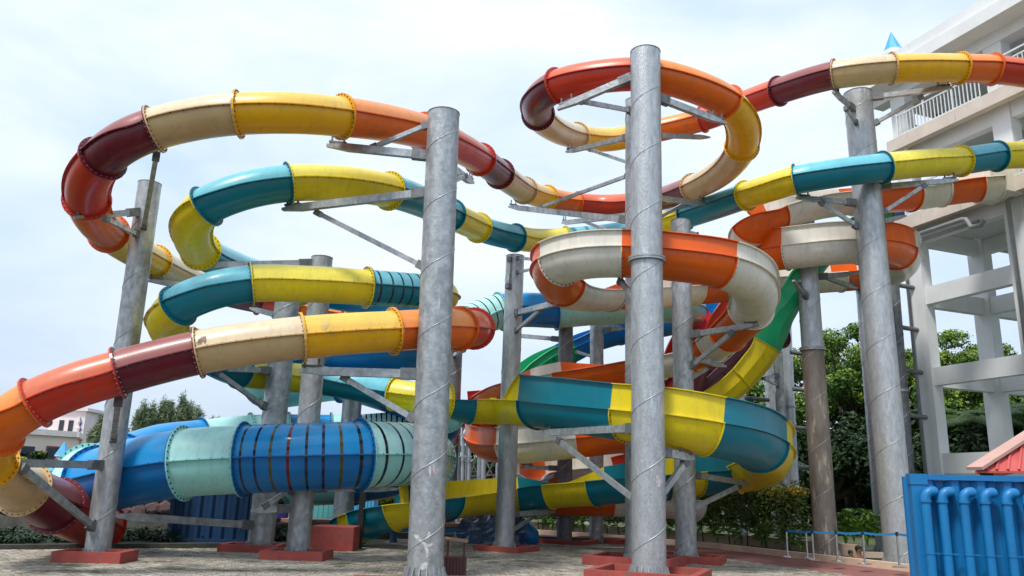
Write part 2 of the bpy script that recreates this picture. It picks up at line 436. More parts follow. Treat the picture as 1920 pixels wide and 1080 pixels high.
FIRST = SLIDES['water_slide']
slide('water_slide', 'lemon yellow and teal water slide, enclosed above and an open trough lower down', 'water slide', [
 (2010,312,27,'lemon'),(1935,292,26.3),(1870,293,26,'teal'),(1802,302,25.5,'lemon'),(1730,306,24.9),(1656,314,24.4,'teal'),(1575,324,24.2),(1492,338,24.4,'lemon'),
 (1445,352,25.1),(1399,367,26,'teal'),(1345,386,27.3),(1285,406,28.7,'lemon'),(1225,424,29.5,'teal'),(1150,440,30),(1062,449,30,'lemon'),(1010,451,29.3),
 (966,446,28,'teal'),(930,438,27.3),(897,427,26.3,'lemon'),(845,403,24.3,'teal'),(790,378,22.3),(730,358,20.6,'lemon'),(645,345,19.5),(541,344,18.8,'teal'),
 (455,359,18.4),(387,387,18.3,'lemon'),(362,415,18.6),(360,445,19.3),(376,470,20.3,'teal'),(430,497,22.2),(500,522,24.3,'lemon'),(570,544,26,'teal'),(650,560,26.6),
 (750,567,24.8),(812,563,22.8,'lemon'),(830,556,21.6),(812,548,20.8,'teal/stripe'),(750,543,20),(688,539,19.4,'lemon'),(585,533,18.9),(472,532,18.5,'teal'),(396,546,18.2),
 (334,574,18.2,'lemon'),(313,602,18.6),(325,630,19.4),(352,650,20.2,'teal'),(400,675,21.5),(450,696,22.8,'lemon'),(530,706,24),(600,713,24.4,'teal'),(670,725,24.2),
 (738,738,23.6,'lemon'),(790,746,23.4),(840,752,23.6,'teal/open',dict(r=.46,hr=0.03,hl=.03)),(879,753,24,'lemon/open',dict(r=.62)),(945,752,24.2,None,dict(r=.7)),
 (985,753,23.2,None,dict(hr=0.03)),(1010,755,22.6,'teal/open',dict(hr=.72)),(1090,763,21,None,dict(hr=.68)),(1175,772,19.8,'lemon/open',dict(hr=.62)),(1250,782,19.2),(1325,797,19.2,'teal/open',dict(hr=.6)),
 (1385,812,19.8),(1424,832,21,'lemon/open'),(1438,851,22.6),(1425,869,24.2),(1382,880,25.2,'teal/open'),(1305,885,25,'lemon/open'),(1248,891,24.7,'teal/open'),(1190,897,24.8),(1117,904,25.4,'lemon/open',dict(hr=.5)),
 (1034,911,26.2,'teal/open',dict(hr=.03)),(971,917,26.6,'lemon/open',dict(hr=.4)),(900,924,26.2),(838,931,25.2,'teal/open'),(795,936,24.2,'lemon/open'),(760,942,23.8),(737,948,23.8,'teal/open'),(712,955,24),(692,963,24.4,'lemon/open',dict(hr=.03)),
 (676,970,24.8,'teal/open'),(662,979,25.3)], 0.43)

slide('water_slide', 'open water slide trough in cream white and orange coiling around the tall middle columns', 'water slide', [
 (1866,342,28,'white/open',dict(r=.60,hr=.3,hl=.03)),(1830,345,28,'tangerine/open'),(1763,354,28,'white/open'),(1707,362,27.6,'tangerine/open',dict(hr=.5,hl=.03)),(1650,366,27.4),(1597,369,27.2,'white/open',dict(hr=.5,hl=.03)),
 (1530,378,26.9),(1458,397,26.6,'tangerine/open'),(1424,412,26.4),(1408,430,26.6,'white/open',dict(hr=.55,hl=.03)),(1406,452,27.2),(1420,466,27.1,'tangerine/open',dict(hr=.6)),(1440,472,26.8),(1476,470,26.2,'white/open'),
 (1545,462,25.9),(1612,459,26,'tangerine/open'),(1652,461,26.5),(1682,471,27.4,'white/open'),(1690,490,29),(1668,505,30.4),(1612,514,31,'tangerine/open'),(1575,517,31,'white/open'),(1480,524,30.6),
 (1400,532,30.2,'tangerine/open',dict(hr=.4)),(1300,540,29,'white/open'),(1200,545,27,'tangerine/open'),(1143,547,25.6,'white/open',dict(hr=.03)),(1088,545,24),(1056,533,22.8,'tangerine/open',dict(hr=.42)),(1040,511,21.8),(1051,491,21,'white/open'),
 (1098,478,20.4),(1166,475,20.2,'tangerine/open'),(1260,481,20.1),(1352,495,20.2,'white/open'),(1400,520,20.9),(1415,552,21.9),(1408,578,22.8,'tangerine/open',dict(hr=.4)),(1385,603,23.8),(1365,622,24.6,'white/open'),
 (1335,643,25.4,'tangerine/open',dict(hr=.1)),(1297,662,26,'white/open'),(1240,675,26.6,'tangerine/open',dict(hr=.03)),(1170,685,27.4),(1045,705,28,'white/open',dict(hr=.6)),(975,720,28.6,'tangerine/open',dict(hr=.6)),(935,735,30,None),
 (908,760,32.5,None),(908,790,33.2,'white/open'),(900,815,31.8,'tangerine/open',dict(hr=.6)),(918,832,29.8),(955,836,28.4,'white/open'),(1010,832,27.6),(1083,824,27.2,'tangerine/open'),(1172,815,27.2,'white/open'),
 (1245,822,27.6,'tangerine/open'),(1300,836,28.4),(1325,852,30),(1300,866,31.6,'white/open'),(1200,872,32.4),(1100,878,32.4,None,dict(hr=.5)),(1040,882,31.8,'tangerine/open'),(1000,888,30.8,'white/open'),(985,900,29.6),(1000,918,28.4),(1042,930,27.8,'tangerine/open',dict(hr=.1)),
 (1147,934,27.6,'white/open'),(1225,936,28),(1300,944,29)], 0.60)

slide('raft_slide', 'wide blue and pale mint raft slide tube, lowest and fattest on the left', 'raft slide', [
 (1190,612,35.5,'blue/open',dict(r=.62,hr=.3,hl=.3)),(1250,603,35),(1290,590,33.8,'mint',dict(r=.63)),(1287,576,32),(1200,575,30.2),(1110,578,29.8),(1043,583,29.6,'blue'),(990,581,29.4),(938,584,29.2,'mint/stripe'),
 (880,604,28.4),(835,630,27.2),(783,652,26,'blue',dict(r=.68)),(715,655,25.4),(640,655,25.4),(560,660,26,'mint',dict(r=.7)),(507,682,27),(489,712,28.2,'blue',dict(r=.66)),(505,732,29.4,'mint'),(560,727,29.8),(640,717,29.5,'blue'),
 (720,735,28.8),(790,762,28,'mint'),(830,790,28,'blue'),(800,806,28.4,'mint/stripe',dict(r=.7)),(740,810,28.4),(672,815,28.2,'mint'),(620,816,28,'blue'),(540,816,27.6,'mint'),(470,818,27,'mint'),(380,828,26.2,'blue'),
 (300,842,25,None,dict(r=.76)),(232,866,23.6,'blue'),(192,882,22.3),(166,895,21.3,'mint',dict(r=.80)),(160,905,20.6),(182,903,20.0,'blue'),(250,885,19.5),(345,868,19.3,'mint'),(457,861,19.3,'blue/stripe'),(570,857,19.3),(675,853,19.7,'mint/stripe'),
 (738,851,20.6),(783,852,22.2),(800,862,24.2,'blue'),(760,880,26.6),(660,900,28.6,'mint'),(560,908,30)], 0.63, ring=.095, stripes={'blue': 8, 'mint': 13})

slide('water_slide', 'green then yellow open chute curving down steeply on the right', 'water slide', [
 (1650,385,28.5,'green/open',dict(r=.6,hr=.03,hl=.03)),(1590,412,28,None,dict(r=.7)),(1530,458,27.6,'green/open',dict(r=.78)),(1496,500,27.4),(1474,530,27.3,'green/oct'),(1450,575,27.2),(1422,640,27.2,'lemon/oct'),(1398,672,27.2),(1374,698,27.2,'lemon/oct'),(1345,722,27.2),(1312,742,27.2,'lemon/oct'),(1265,762,27.2)], 0.52, ring=.06)

slide('water_slide', 'blue open chute turning into pale green behind the far columns', 'water slide', [
 (1215,608,37,'blue/open',dict(r=.66,hr=.3,hl=.3)),(1160,618,36,'blue/open'),(1105,634,35,None),(1062,655,34.2,'green/open'),(1022,672,33.6,'green/open'),(985,698,33),(960,722,32.6,'lemon/open'),(930,745,32.4,'red/open'),(880,752,32.4)], 0.62, bolts=False)

slide('water_slide', 'broad orange-red open chute rising to a blue end behind the green chute', 'water slide', [
 (1400,530,34,'blue/open',dict(r=.9,hr=.6,hl=.45)),(1352,575,33.2,'red/open'),(1318,622,32.6,None),(1290,675,32,'maroon/open'),(1270,730,31.6,'red/open'),(1250,790,31.4)], .9, bolts=False)
slide('water_slide', 'dark maroon open chute below and behind the yellow chute', 'water slide', [
 (1440,610,35,'maroon/open',dict(r=1.15,hr=.3,hl=.3)),(1385,655,34.4,'maroon/open'),(1335,705,33.8,'maroon/open'),(1285,765,33.4,'maroon/open'),(1235,850,33.2,'red/open'),(1160,874,33.6)], 1.15, bolts=False)

# ------------------------------------------------------------------ support columns with their arms
POLES = {}
def arm_end_depth(p): return p
def pole(key, label, bx, by, tx, ty, wpx, arms=(), ydist=None, zbase=0.0, flange=None, m='steel', m_low=None, base='ribs', open_top=True, thick=None, pitch=1.45, group='galvanised columns carrying the slides', handed=1):
    if ydist: b = Y(bx, by, ydist); b.z = zbase
    else: b = G(bx, by, zbase)
    t = Y(tx, ty, b.y)
    dep = axis_depth(b); r = wpx * dep / FPX / 2
    ax = (t - b); H = ax.length; t_ = ax.normalized()
    root = empty('support_column', b, label, 'column', group); root['kind'] = 'thing'
    sx = t_.cross(Vector((0, 1, 0))).normalized(); sy = t_.cross(sx)
    def ring(mb, z0, z1, ra, rb=None, n=32):
        rb = rb or ra
        vs = []
        for z, rr in ((z0, ra), (z1, rb)):
            for k in range(n): vs.append(b + t_ * z + (sx * cos(2 * pi * k / n) + sy * sin(2 * pi * k / n)) * rr)
        mb.add(vs, [(k, k + n if False else (k + 1) % n, (k + 1) % n + n, k + n)[::-1] for k in range(n)] + [tuple(range(n)), tuple(range(2 * n - 1, n - 1, -1))])
    s = MB()
    zf = None
    if flange is not None: zf = (Y(flange[0], flange[1], b.y) - b).dot(t_)
    if zf and m_low:
        ring(s, 0, zf, r * 1.02); s.build('pipe_shaft', M[m_low], root, smooth='auto', label='rust stained lower length')
        s = MB(); ring(s, zf, H, r)
    else: ring(s, 0, H, r)
    s.build('pipe_shaft', M[m], root, smooth='auto')
    s = MB()
    pts = []; N = int(H / pitch * 20)
    for k in range(N + 1):
        z = .3 + (H - .35) * k / N; a = handed * 2 * pi * z / pitch + bx
        pts.append(b + t_ * z + (sx * cos(a) + sy * sin(a)) * (r + .002))
    s.tube(pts, .011, 5); s.build('spiral_weld', M['weld'], root, smooth=True)
    if zf:
        s = MB(); ring(s, zf - .05, zf - .006, r * 1.19); ring(s, zf + .006, zf + .05, r * 1.19); s.build('pipe_flange', M['steel'], root)
    if open_top:
        s = MB(); ring(s, H, H + .012, r * 1.03); s.build('end_cap', M['steel_dark'], root)
    if base == 'ribs':
        s = MB(); ring(s, 0, .03, r * 1.28); s.build('base_plate', M['steel'], root)
        g = MB()
        for k in range(18):
            a = 2 * pi * (k + .5) / 18; g.box(b + (sx * cos(a) + sy * sin(a)) * r * 1.17 + t_ * .045, .045, .045, .05)
        g.build('anchor_bolts', M['bolt'], root, kind='stuff')
        for k in range(18):
            a = 2 * pi * k / 18; d = sx * cos(a) + sy * sin(a); c = d.cross(t_)
            if d.y > .35: continue
            g = MB(); o = b + t_ * .03
            A = [o + d * (r - .01), o + d * r * 1.24, o + d * r * 1.24 + t_ * .05, o + d * (r + .03) + t_ * .24, o + d * (r - .01) + t_ * .24]
            vs = [p + c * .008 for p in A] + [p - c * .008 for p in A]
            g.add(vs, [(0, 1, 2, 3, 4), (9, 8, 7, 6, 5)] + [(i, i + 5, (i + 1) % 5 + 5, (i + 1) % 5) for i in range(5)])
            g.build('gusset_plate', M['steel'], root)
    for A in arms:
        typ = A[0]
        if typ == 'arm':       # ('arm', px,py at the column, px,py,d at the slide, width)
            _, x0, y0, x1, y1, d1 = A[:6]; w = A[6] if len(A) > 6 else .15
            q = D(x1, y1, d1)
            p = Y(x0, y0, b.y)
            pa = b + t_ * (p - b).dot(t_)
            dr = (q - pa); dr -= t_ * dr.dot(t_)
            p = pa + dr.normalized() * (r - .02)
            v = (q - p).normalized(); L = (q - p).length
            s = MB(); s.beam(p + v * .2, q - v * min(.5, L * .3), w * .72, w)
            s.taper(q - v * min(.5, L * .3), q, w * .72, w, w * .6, w * .35)
            arm = s.build('support_arm', M['steel'], root)
            s = MB(); s.beam(p, p + v * .34, w * .95, w * 1.35); s.build('clamp_plate', M['steel_dark'], arm)
            if len(A) > 7 and A[7]:    # cradle holding the slide flange
                s = MB(); a_ = v.cross(Vector((0, 0, 1))).normalized(); e_ = q - v * .25
                for k in (-1, 1): s.beam(e_ + v * .14 * k, e_ + v * .14 * k + Vector((0, 0, .26)), .035, .05)
                s.beam(e_ - v * .2 + Vector((0, 0, .1)), e_ + v * .2 + Vector((0, 0, .1)), .07, .05)
                s.build('cradle_bracket', M['steel_dark'], arm)
        elif typ == 'brace':   # ('brace', px,py at the column, px,py,d on the arm)
            _, x0, y0, x1, y1, d1 = A[:6]; w = A[6] if len(A) > 6 else .10
            q = D(x1, y1, d1); p = Y(x0, y0, b.y); pa = b + t_ * (p - b).dot(t_)
            dr = (q - pa); dr -= t_ * dr.dot(t_); p = pa + dr.normalized() * (r - .02)
            v = (q - p).normalized()
            s = MB(); s.beam(p, q, w * .8, w); br = s.build('diagonal_brace', M['steel'], root)
            s = MB(); s.beam(p - v * .0, p + v * .16, w * 1.1, w * 1.7); s.build('pivot_plate', M['steel_dark'], br); s = MB(); s.beam(q - v * .1, q + v * .06, w * 1.15, w * 1.3); s.build('pivot_plate', M['steel_dark'], br)
    POLES[key] = (b, t, r)
    return root

pole('p5', 'stout column nearest the camera, left of centre, with a pale running-figure mark near its foot', 796, 1085, 832, 214, 68, [
 ('arm',802,291,613,273,18.2,.17,1),('brace',804,232,700,276,18.2),('arm',797,358,530,393,18.9,.17,1),('brace',790,497,595,399,18.8,.11),
 ('arm',858,296,886,343,21.2,.17,1),('brace',858,335,872,330,19.5),('arm',787,702,560,695,16.4,.17,1),('brace',768,786,645,708,16.7,.12)], ydist=16.7, pitch=1.4)
pole('p11', 'tallest column right of centre with a bolted flange ring half way up', 1217, 1085, 1210, 99, 65, [
 ('arm',1185,140,1045,205,21.0,.17,1),('arm',1240,178,1360,232,21.2,.17,1),('arm',1183,800,1014,812,21.6,.17,1),('brace',1183,940,1048,826,20.7,.12),
 ('arm',1245,845,1300,860,18.9,.17,1),('brace',1250,935,1285,866,18.8,.13),('brace',1180,560,1163,528,20.2,.12),('arm',1240,245,1330,258,22.6,.12)], flange=(1211,488), pitch=1.5, m='steel_b')
pole('p10', 'column standing directly behind the tallest one, mostly hidden by it', 1192, 1060, 1190, 190, 40, [
 ('brace',1180,213,1090,190,21.4,.12),('arm',1173,250,1062,285,27.4,.15,1),('brace',1172,300,1107,281,26.6,.1),('arm',1172,408,955,388,28.2,.17,1),('brace',1170,323,1015,388,27.4,.1),
 ('arm',1173,397,1055,418,31,.16,1),('brace',1173,446,1095,415,30,.1),('arm',1210,362,1322,383,27,.15,1),('brace',1205,425,1290,378,26.6,.1)], pitch=1.5)
pole('p1', 'leaning-looking column at far left under the highest bend', 180, 1052, 281, 345, 46, [
 ('arm',255,403,140,408,17.7,.15,1),('brace',247,445,198,410,17.9,.1),('brace',268,430,293,292,17.2,.13),('brace',225,822,222,752,15.6,.14),('arm',178,872,-25,867,15.4,.16),
 ('brace',158,986,42,878,15.9,.13)], pitch=1.4, m='steel_c')
pole('p3', 'column behind the blue tube whose open top shows above the lemon yellow bend', 557, 1048, 604, 484, 43, [
 ('arm',586,495,355,498,20.2,.15,1),('arm',580,915,745,917,20.9,.16),('arm',540,952,470,958,19.6,.15),('brace',545,915,497,948,19.7,.12)], pitch=1.4, m='steel_c')
pole('p2', 'column just left of the one under the lemon yellow bend', 487, 1034, 538, 566, 48, [
 ('arm',520,558,275,526,22.6,.15,1),('arm',503,697,395,690,21.2,.15,1),('brace',492,765,405,697,21.3,.12),('arm',525,590,470,578,25,.15),('brace',520,568,556,590,25,.1),
 ('arm',480,984,207,966,18.9,.18)], pitch=1.4, open_top=False)
pole('p4', 'column standing on the tall red concrete plinth', 640, 1006, 668, 662, 37, ydist=27.5, zbase=.62, base='none', m='steel_light')
pole('p6', 'dark slim column right behind the nearest left column', 836, 1010, 852, 650, 33, [('arm',860,668,872,655,21,.12)], m='steel_dark', base='none')
pole('p7', 'column in the middle with black bracket hooks hanging from its top', 945, 1034, 966, 481, 37, [
 ('arm',972,590,1052,566,22.4,.16,1),('brace',975,624,1014,580,24,.1),('brace',960,487,953,538,26.0,.13),('arm',978,488,1006,487,24.2,.1),('brace',978,515,1006,503,24.2,.08),
 ('arm',968,965,1040,960,26.5,.14),('brace',968,1000,1002,968,26.3,.1)], pitch=1.5, m='steel_b')
pole('p8', 'rust brown column beside the slim pale ones at the back, behind the white trough', 1058, 1022, 1061, 588, 29, [
 ('arm',1047,635,945,627,31.5,.15),('brace',1050,625,1046,590,29.6,.1),('arm',1047,878,975,876,28.8,.14,1),('brace',1047,888,1005,908,28.5,.1),('arm',1042,962,973,966,26.6,.14)], m='steel_dark', base='none')
pole('p9', 'pale column with a flat capped top under the blue chute', 1118, 1020, 1119, 593, 27, [
 ('arm',1131,620,1172,616,31,.14),('arm',1131,608,1165,612,34,.12),('brace',1105,668,1082,660,33,.1)], m='steel')
pole('p12', 'short-topped column right of the tallest, reaching the underside of the orange and white trough', 1287, 1055, 1276, 415, 40, [
 ('arm',1298,630,1424,608,22.0,.16,1),('brace',1299,690,1372,624,22.4,.12),('arm',1299,668,1360,687,25.4,.14),('brace',1299,712,1328,690,25,.1),('brace',1292,428,1306,440,26.5,.12),
 ('arm',1300,890,1440,912,24.6,.15),('brace',1303,955,1385,912,24.4,.12)], pitch=1.5, m='steel_c')
pole('p13', 'stained brown column with a flange ring and a pale streak running down it', 1551, 1050, 1507, 414, 42, [
 ('arm',1533,519,1612,512,26.8,.15),('arm',1533,508,1606,541,29,.14,1),('brace',1500,445,1478,432,26,.12),('arm',1518,560,1488,526,25.2,.16),('brace',1535,560,1500,528,25.4,.08)],
 flange=(1525,655), m='steel_b', m_low='steel_rust')
pole('p14', 'big right-hand column with an open top just below the tan and yellow tube', 1690, 1064, 1608, 176, 57, [
 ('arm',1630,187,1786,164,24.8,.16,1),('brace',1636,238,1728,182,24.8,.11),('arm',1603,212,1562,172,24.6,.15,1),('brace',1603,240,1586,204,24.6,.1),
 ('arm',1612,382,1493,371,24.7,.16,1),('brace',1617,427,1540,380,24.8,.12),('arm',1648,351,1797,338,25,.16,1),('brace',1655,400,1733,348,25,.11),('arm',1655,414,1698,405,26,.14)], pitch=1.5, m='steel_b')
pole('p15', 'pale column peeping out on the left behind the big right-hand column', 1661, 985, 1625, 534, 42, ydist=30, m='steel_light')
pole('p16', 'dark thin column behind the right edge of the big right-hand column', 1708, 975, 1672, 520, 26, ydist=31, flange=(1695,733), m='steel_dark', base='none')
pole('p17', 'pale column behind the hedge, left of the stained brown column', 1489, 975, 1470, 570, 24, ydist=36, flange=(1483,763), m='steel_light', base='none')
pole('p18', 'slim column topped just under the green and yellow chute joint', 1472, 978, 1459, 652, 17, [('arm',1455,704,1410,714,27,.12),('brace',1458,724,1432,710,27.5,.08)], ydist=28.5, base='none')
pole('p19', 'dull grey column in the gap left of the slim chute support', 1457, 980, 1440, 660, 19, ydist=38, flange=(1445,782), base='none')
pole('p20', 'white-grey column seen through the gap under the yellow chute', 1392, 975, 1386, 640, 23, ydist=37, m='steel_light', base='none')

# ------------------------------------------------------------------ scuffs and paint marks on the big columns, laid on the pipe surface
def scuff(key, strokes, m, label):
    b, t, r = POLES[key]; ax = (t - b).normalized(); mb = MB()
    def hit(px, py):
        v = ray(px, py); lo = None
        d = v - ax * v.dot(ax); o = (CAM - b) - ax * (CAM - b).dot(ax)
        A_, B_, C_ = d.dot(d), 2 * d.dot(o), o.dot(o) - (r + .004) ** 2
        q = B_ * B_ - 4 * A_ * C_
        return None if q < 0 else CAM + v * ((-B_ - math.sqrt(q)) / (2 * A_))
    for st in strokes:
        L = []; R2 = []
        for i, (x, y, w) in enumerate(st):
            j = min(i + 1, len(st) - 1); k = max(i - 1, 0); dx, dy = st[j][0] - st[k][0], st[j][1] - st[k][1]; n = math.hypot(dx, dy) or 1
            p, q = hit(x - dy / n * w / 2, y + dx / n * w / 2), hit(x + dy / n * w / 2, y - dx / n * w / 2)
            if p and q: L.append(p); R2.append(q)
        n = len(L)
        if n > 1: mb.add(L + R2, [(i, i + 1, n + i + 1, n + i) for i in range(n - 1)])
    root = [o for o in COL.objects if o.name.startswith('support_column') and o.type == 'EMPTY' and (o.location - b).length < .01][0]
    mb.build('paint_scuff', m, root, label=label)
M['scuff'] = mat('pale_paint_scuff', (0.62, 0.60, 0.62), (0.40, 0.40, 0.42), rough=.8, scale=18)
M['scuff_red'] = mat('red_paint_remnant', (0.30, 0.05, 0.06), (0.5, 0.45, 0.45), rough=.8, scale=25)
scuff('p5', [[(776, 1002, 3), (782, 1007, 8), (790, 1014, 4), (797, 1021, 6), (801, 1032, 6), (801, 1042, 5), (800, 1046, 2)], [(801, 1024, 5), (808, 1022, 5), (811, 1018, 3)], [(803, 1010, 3), (804, 1003, 7), (805, 997, 4)],
            [(788, 1068, 4), (795, 1062, 12), (801, 1054, 5)]], M['scuff'], 'pale smeared mark like a running figure')
scuff('p5', [[(806, 873, 4), (806, 884, 5), (807, 893, 2)], [(813, 874, 3), (814, 886, 3)]], M['scuff'], 'vertical white scratches')
scuff('p5', [[(810, 874, 3), (810, 888, 4), (810, 893, 1)]], M['scuff_red'], 'dull red paint remnant')
scuff('p11', [[(1232, 890, 4), (1234, 902, 9), (1236, 913, 4)], [(1240, 900, 3), (1239, 908, 4)]], M['scuff'], 'pale pinkish scuff')
scuff('p14', [[(1678, 722, 2), (1671, 745, 2.5), (1664, 775, 1.5)], [(1662, 640, 1.5), (1655, 668, 2)]], M['scuff'], 'long pale scratch')

# brown scorch mark and stains on the tan and yellow tube sections
def tube_mark(fr, px, a0, a1, wlen, m, label, seed):
    rnd = random.Random(seed)
    best = min(range(len(fr)), key=lambda i: abs((fr[i][0] - CAM).dot(_r) / (fr[i][0] - CAM).dot(_f) * FPX + 960 - px) + (0 if axis_depth(fr[i][0]) < 17.5 and (fr[i][0] - CAM).dot(_u) / axis_depth(fr[i][0]) * FPX < 0 else 500))
    p, t, s_, u, r = fr[best][:5]; mb = MB(); n = 10
    L = []; R2 = []
    for i in range(n + 1):
        a = a0 + (a1 - a0) * i / n; w = wlen * (.35 + .65 * sin(pi * (i + .4) / (n + .8))) * rnd.uniform(.6, 1.2) / 2; sh = wlen * .5 * (i / n - .5)
        o = (s_ * cos(a) + u * sin(a)) * (r + .003) + p
        L.append(o + t * (-w + sh)); R2.append(o + t * (w + sh))
    mb.add(L + R2, [(i, i + 1, n + 2 + i, n + 1 + i) for i in range(n)]); return mb
M['scorch'] = mat('brown_scorch_stain', (0.16, 0.09, 0.06), (0.42, 0.29, 0.18), rough=.8, scale=22)
M['stain'] = mat('dull_yellow_stain', (0.60, 0.42, 0.15), (0.74, 0.52, 0.2), rough=.6, scale=12)
_rs = [o for o in COL.objects if o.name == 'water_slide'][0]
for px, w_, m_, lab, sd in ((388, .16, 'scorch', 'brown scorch mark on the tan section', 3), (398, .05, 'scorch', 'thin brown streak beside the scorch mark', 4), (600, .14, 'stain', 'dull stain on the yellow section', 5)):
    tube_mark(list(SLIDES.values())[0] if False else FIRST, px, R_(150), R_(172), w_, m_, lab, sd).build('surface_stain', M[m_], _rs, label=lab)

# ------------------------------------------------------------------ more materials
M['cream'] = mat('cream_render', (0.72, 0.55, 0.40), (0.60, 0.46, 0.34), rough=.85, scale=2.5, bump=.1, third=((.35, .28, .22), 1.4, .6, .8, (1, 1, .4)))
M['plaster'] = mat('pale_grey_painted_concrete', (0.80, 0.81, 0.81), (0.73, 0.74, 0.74), rough=.8, scale=1.2, bump=.06, third=((.50, .46, .41), 1.1, .63, .9, (1.3, 1.3, .25)))
M['soffit'] = mat('grey_painted_soffit', (0.62, 0.62, 0.59), (0.55, 0.55, 0.53), rough=.85, scale=1.5)
M['slab_edge'] = mat('stained_slab_edge', (0.66, 0.58, 0.50), (0.58, 0.50, 0.42), rough=.85, scale=1.5, third=((.30, .20, .13), 2.2, .60, .74, (2.5, 2.5, .25)))
M['rail_white'] = mat('white_rail_paint', (0.74, 0.76, 0.76), rough=.45)
M['pvc'] = mat('grey_plastic_pipe', (0.30, 0.31, 0.31), (0.24, 0.25, 0.25), rough=.5)
M['paver'] = mat('grey_concrete_paver', (0.38, 0.34, 0.28), (0.23, 0.205, 0.16), rough=.9, scale=9, bump=.4, bscale=40, third=((0.085, 0.088, 0.045), 1.0, .52, .64))
M['paver_b'] = mat('pale_worn_paver', (0.50, 0.46, 0.39), (0.31, 0.28, 0.23), rough=.9, scale=5, bump=.4, bscale=40, third=((0.10, 0.105, 0.055), 1.0, .52, .64))
M['joint'] = mat('mossy_joint_sand', (0.03, 0.032, 0.02), (0.02, 0.028, 0.012), rough=.95, scale=4)
M['path'] = mat('red_stamped_paving', (0.30, 0.115, 0.095), (0.21, 0.085, 0.075), rough=.8, scale=2.2, bump=.3, bscale=30, third=((.12, .09, .08), 1.3, .55, .75))
M['soil'] = mat('damp_soil', (0.05, 0.042, 0.03), (0.03, 0.032, 0.018), rough=1, scale=5, bump=.6, bscale=30, third=((.035, .06, .015), 2, .5, .7))
M['grass_ground'] = mat('ground_turf', (0.10, 0.12, 0.05), (0.07, 0.09, 0.04), rough=1, scale=.4, bump=.4)
M['box_blue'] = mat('blue_container_paint', (0.006, 0.18, 0.44), (0.005, 0.15, 0.38), rough=.42, scale=2.0, third=((.03, .10, .22), 3.5, .64, .8, (1, 1, .4)), bump=.08)
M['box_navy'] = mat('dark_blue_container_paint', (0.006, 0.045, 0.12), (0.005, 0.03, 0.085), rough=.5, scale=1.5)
M['roof_red'] = mat('red_metal_roof', (0.56, 0.10, 0.085), (0.46, 0.08, 0.07), rough=.5, scale=2)
M['roof_cap'] = mat('faded_pink_ridge', (0.58, 0.36, 0.30), (0.5, 0.3, 0.25), rough=.7, scale=2)
M['spire'] = mat('sky_blue_tiles', (0.08, 0.42, 0.72), (0.06, 0.35, 0.64), rough=.5, scale=3)
M['brown'] = mat('brown_painted_timber', (0.12, 0.035, 0.028), (0.085, 0.026, 0.022), rough=.5, scale=6)
M['brown_top'] = mat('worn_brown_lid', (0.30, 0.17, 0.10), (0.17, 0.09, 0.06), rough=.6, scale=5)
M['black'] = mat('black_paint', (0.012, 0.012, 0.014), rough=.5)
M['chrome'] = mat('polished_steel', (0.62, 0.62, 0.62), rough=.22, metal=.9)
M['tape'] = mat('blue_belt', (0.02, 0.22, 0.50), rough=.6)
M['hotel'] = mat('cream_hotel_wall', (0.72, 0.62, 0.55), (0.66, 0.56, 0.49), rough=.9, scale=.6)
M['hotel_white'] = mat('pinkish_white_wall', (0.76, 0.68, 0.68), rough=.9, scale=.6)
M['board'] = mat('slate_blue_board', (0.22, 0.26, 0.42), (0.19, 0.23, 0.38), rough=.6, scale=.3)
M['glass'] = mat('dark_window_glass', (0.035, 0.04, 0.05), rough=.12)
M['violet'] = mat('violet_panel', (0.06, 0.04, 0.30), rough=.5)
M['pink'] = mat('maroon_trim', (0.25, 0.05, 0.09), rough=.6)
M['bark'] = mat('dark_bark', (0.055, 0.042, 0.032), (0.03, 0.024, 0.018), rough=.95, scale=8, bump=.5)
M['rockwork'] = mat('plum_artificial_rock', (0.14, 0.085, 0.085), (0.10, 0.06, 0.062), rough=.9, scale=3, bump=.5)
M['turq'] = mat('turquoise_door_paint', (0.12, 0.44, 0.45), (0.10, 0.37, 0.39), rough=.6, scale=2)
M['poolblue'] = mat('light_blue_pool_wall', (0.08, 0.30, 0.52), (0.06, 0.25, 0.45), rough=.55, scale=2)
M['pinkband'] = mat('salmon_band', (0.50, 0.26, 0.20), rough=.8, scale=2)
M['tarp'] = mat('blue_plastic_sheet', (0.02, 0.05, 0.13), (0.05, 0.10, 0.22), rough=.22, scale=2.5, bump=1.0, bscale=5, spec=.8)
M['concrete'] = mat('old_concrete', (0.11, 0.105, 0.09), (0.055, 0.055, 0.04), rough=.95, scale=1.6, bump=.3, third=((.05, .055, .03), 1.5, .5, .7))
M['skin'] = mat('skin', (0.33, 0.17, 0.10), rough=.6)
M['hair'] = mat('black_hair', (0.008, 0.007, 0.007), rough=.6)
M['shirt'] = mat('dark_shirt', (0.03, 0.035, 0.03), rough=.9)
M['hill'] = mat('hazy_hill_forest', (0.055, 0.095, 0.115), (0.045, 0.075, 0.095), rough=1, scale=.03)  # distance haze is painted into the bluish forest colour
def leafmat(name, a, b, c, s=.8, rough=.5):
    m = mat(name, a, b, rough=rough, scale=s, lo=.38, hi=.62, third=(c, s * 4, .5, .72), spec=.3)
    n = m.node_tree; bs = n.nodes['Principled BSDF']
    return m
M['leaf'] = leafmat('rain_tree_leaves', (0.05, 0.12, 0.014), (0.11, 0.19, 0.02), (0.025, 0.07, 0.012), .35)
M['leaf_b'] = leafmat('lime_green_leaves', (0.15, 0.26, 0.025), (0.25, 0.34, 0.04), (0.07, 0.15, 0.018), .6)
M['pine'] = leafmat('grey_green_needles', (0.13, 0.18, 0.09), (0.20, 0.25, 0.13), (0.09, 0.13, 0.06), .4)
M['dark_leaf'] = leafmat('deep_green_leaves', (0.014, 0.034, 0.010), (0.024, 0.055, 0.014), (0.010, 0.022, 0.008), .6)
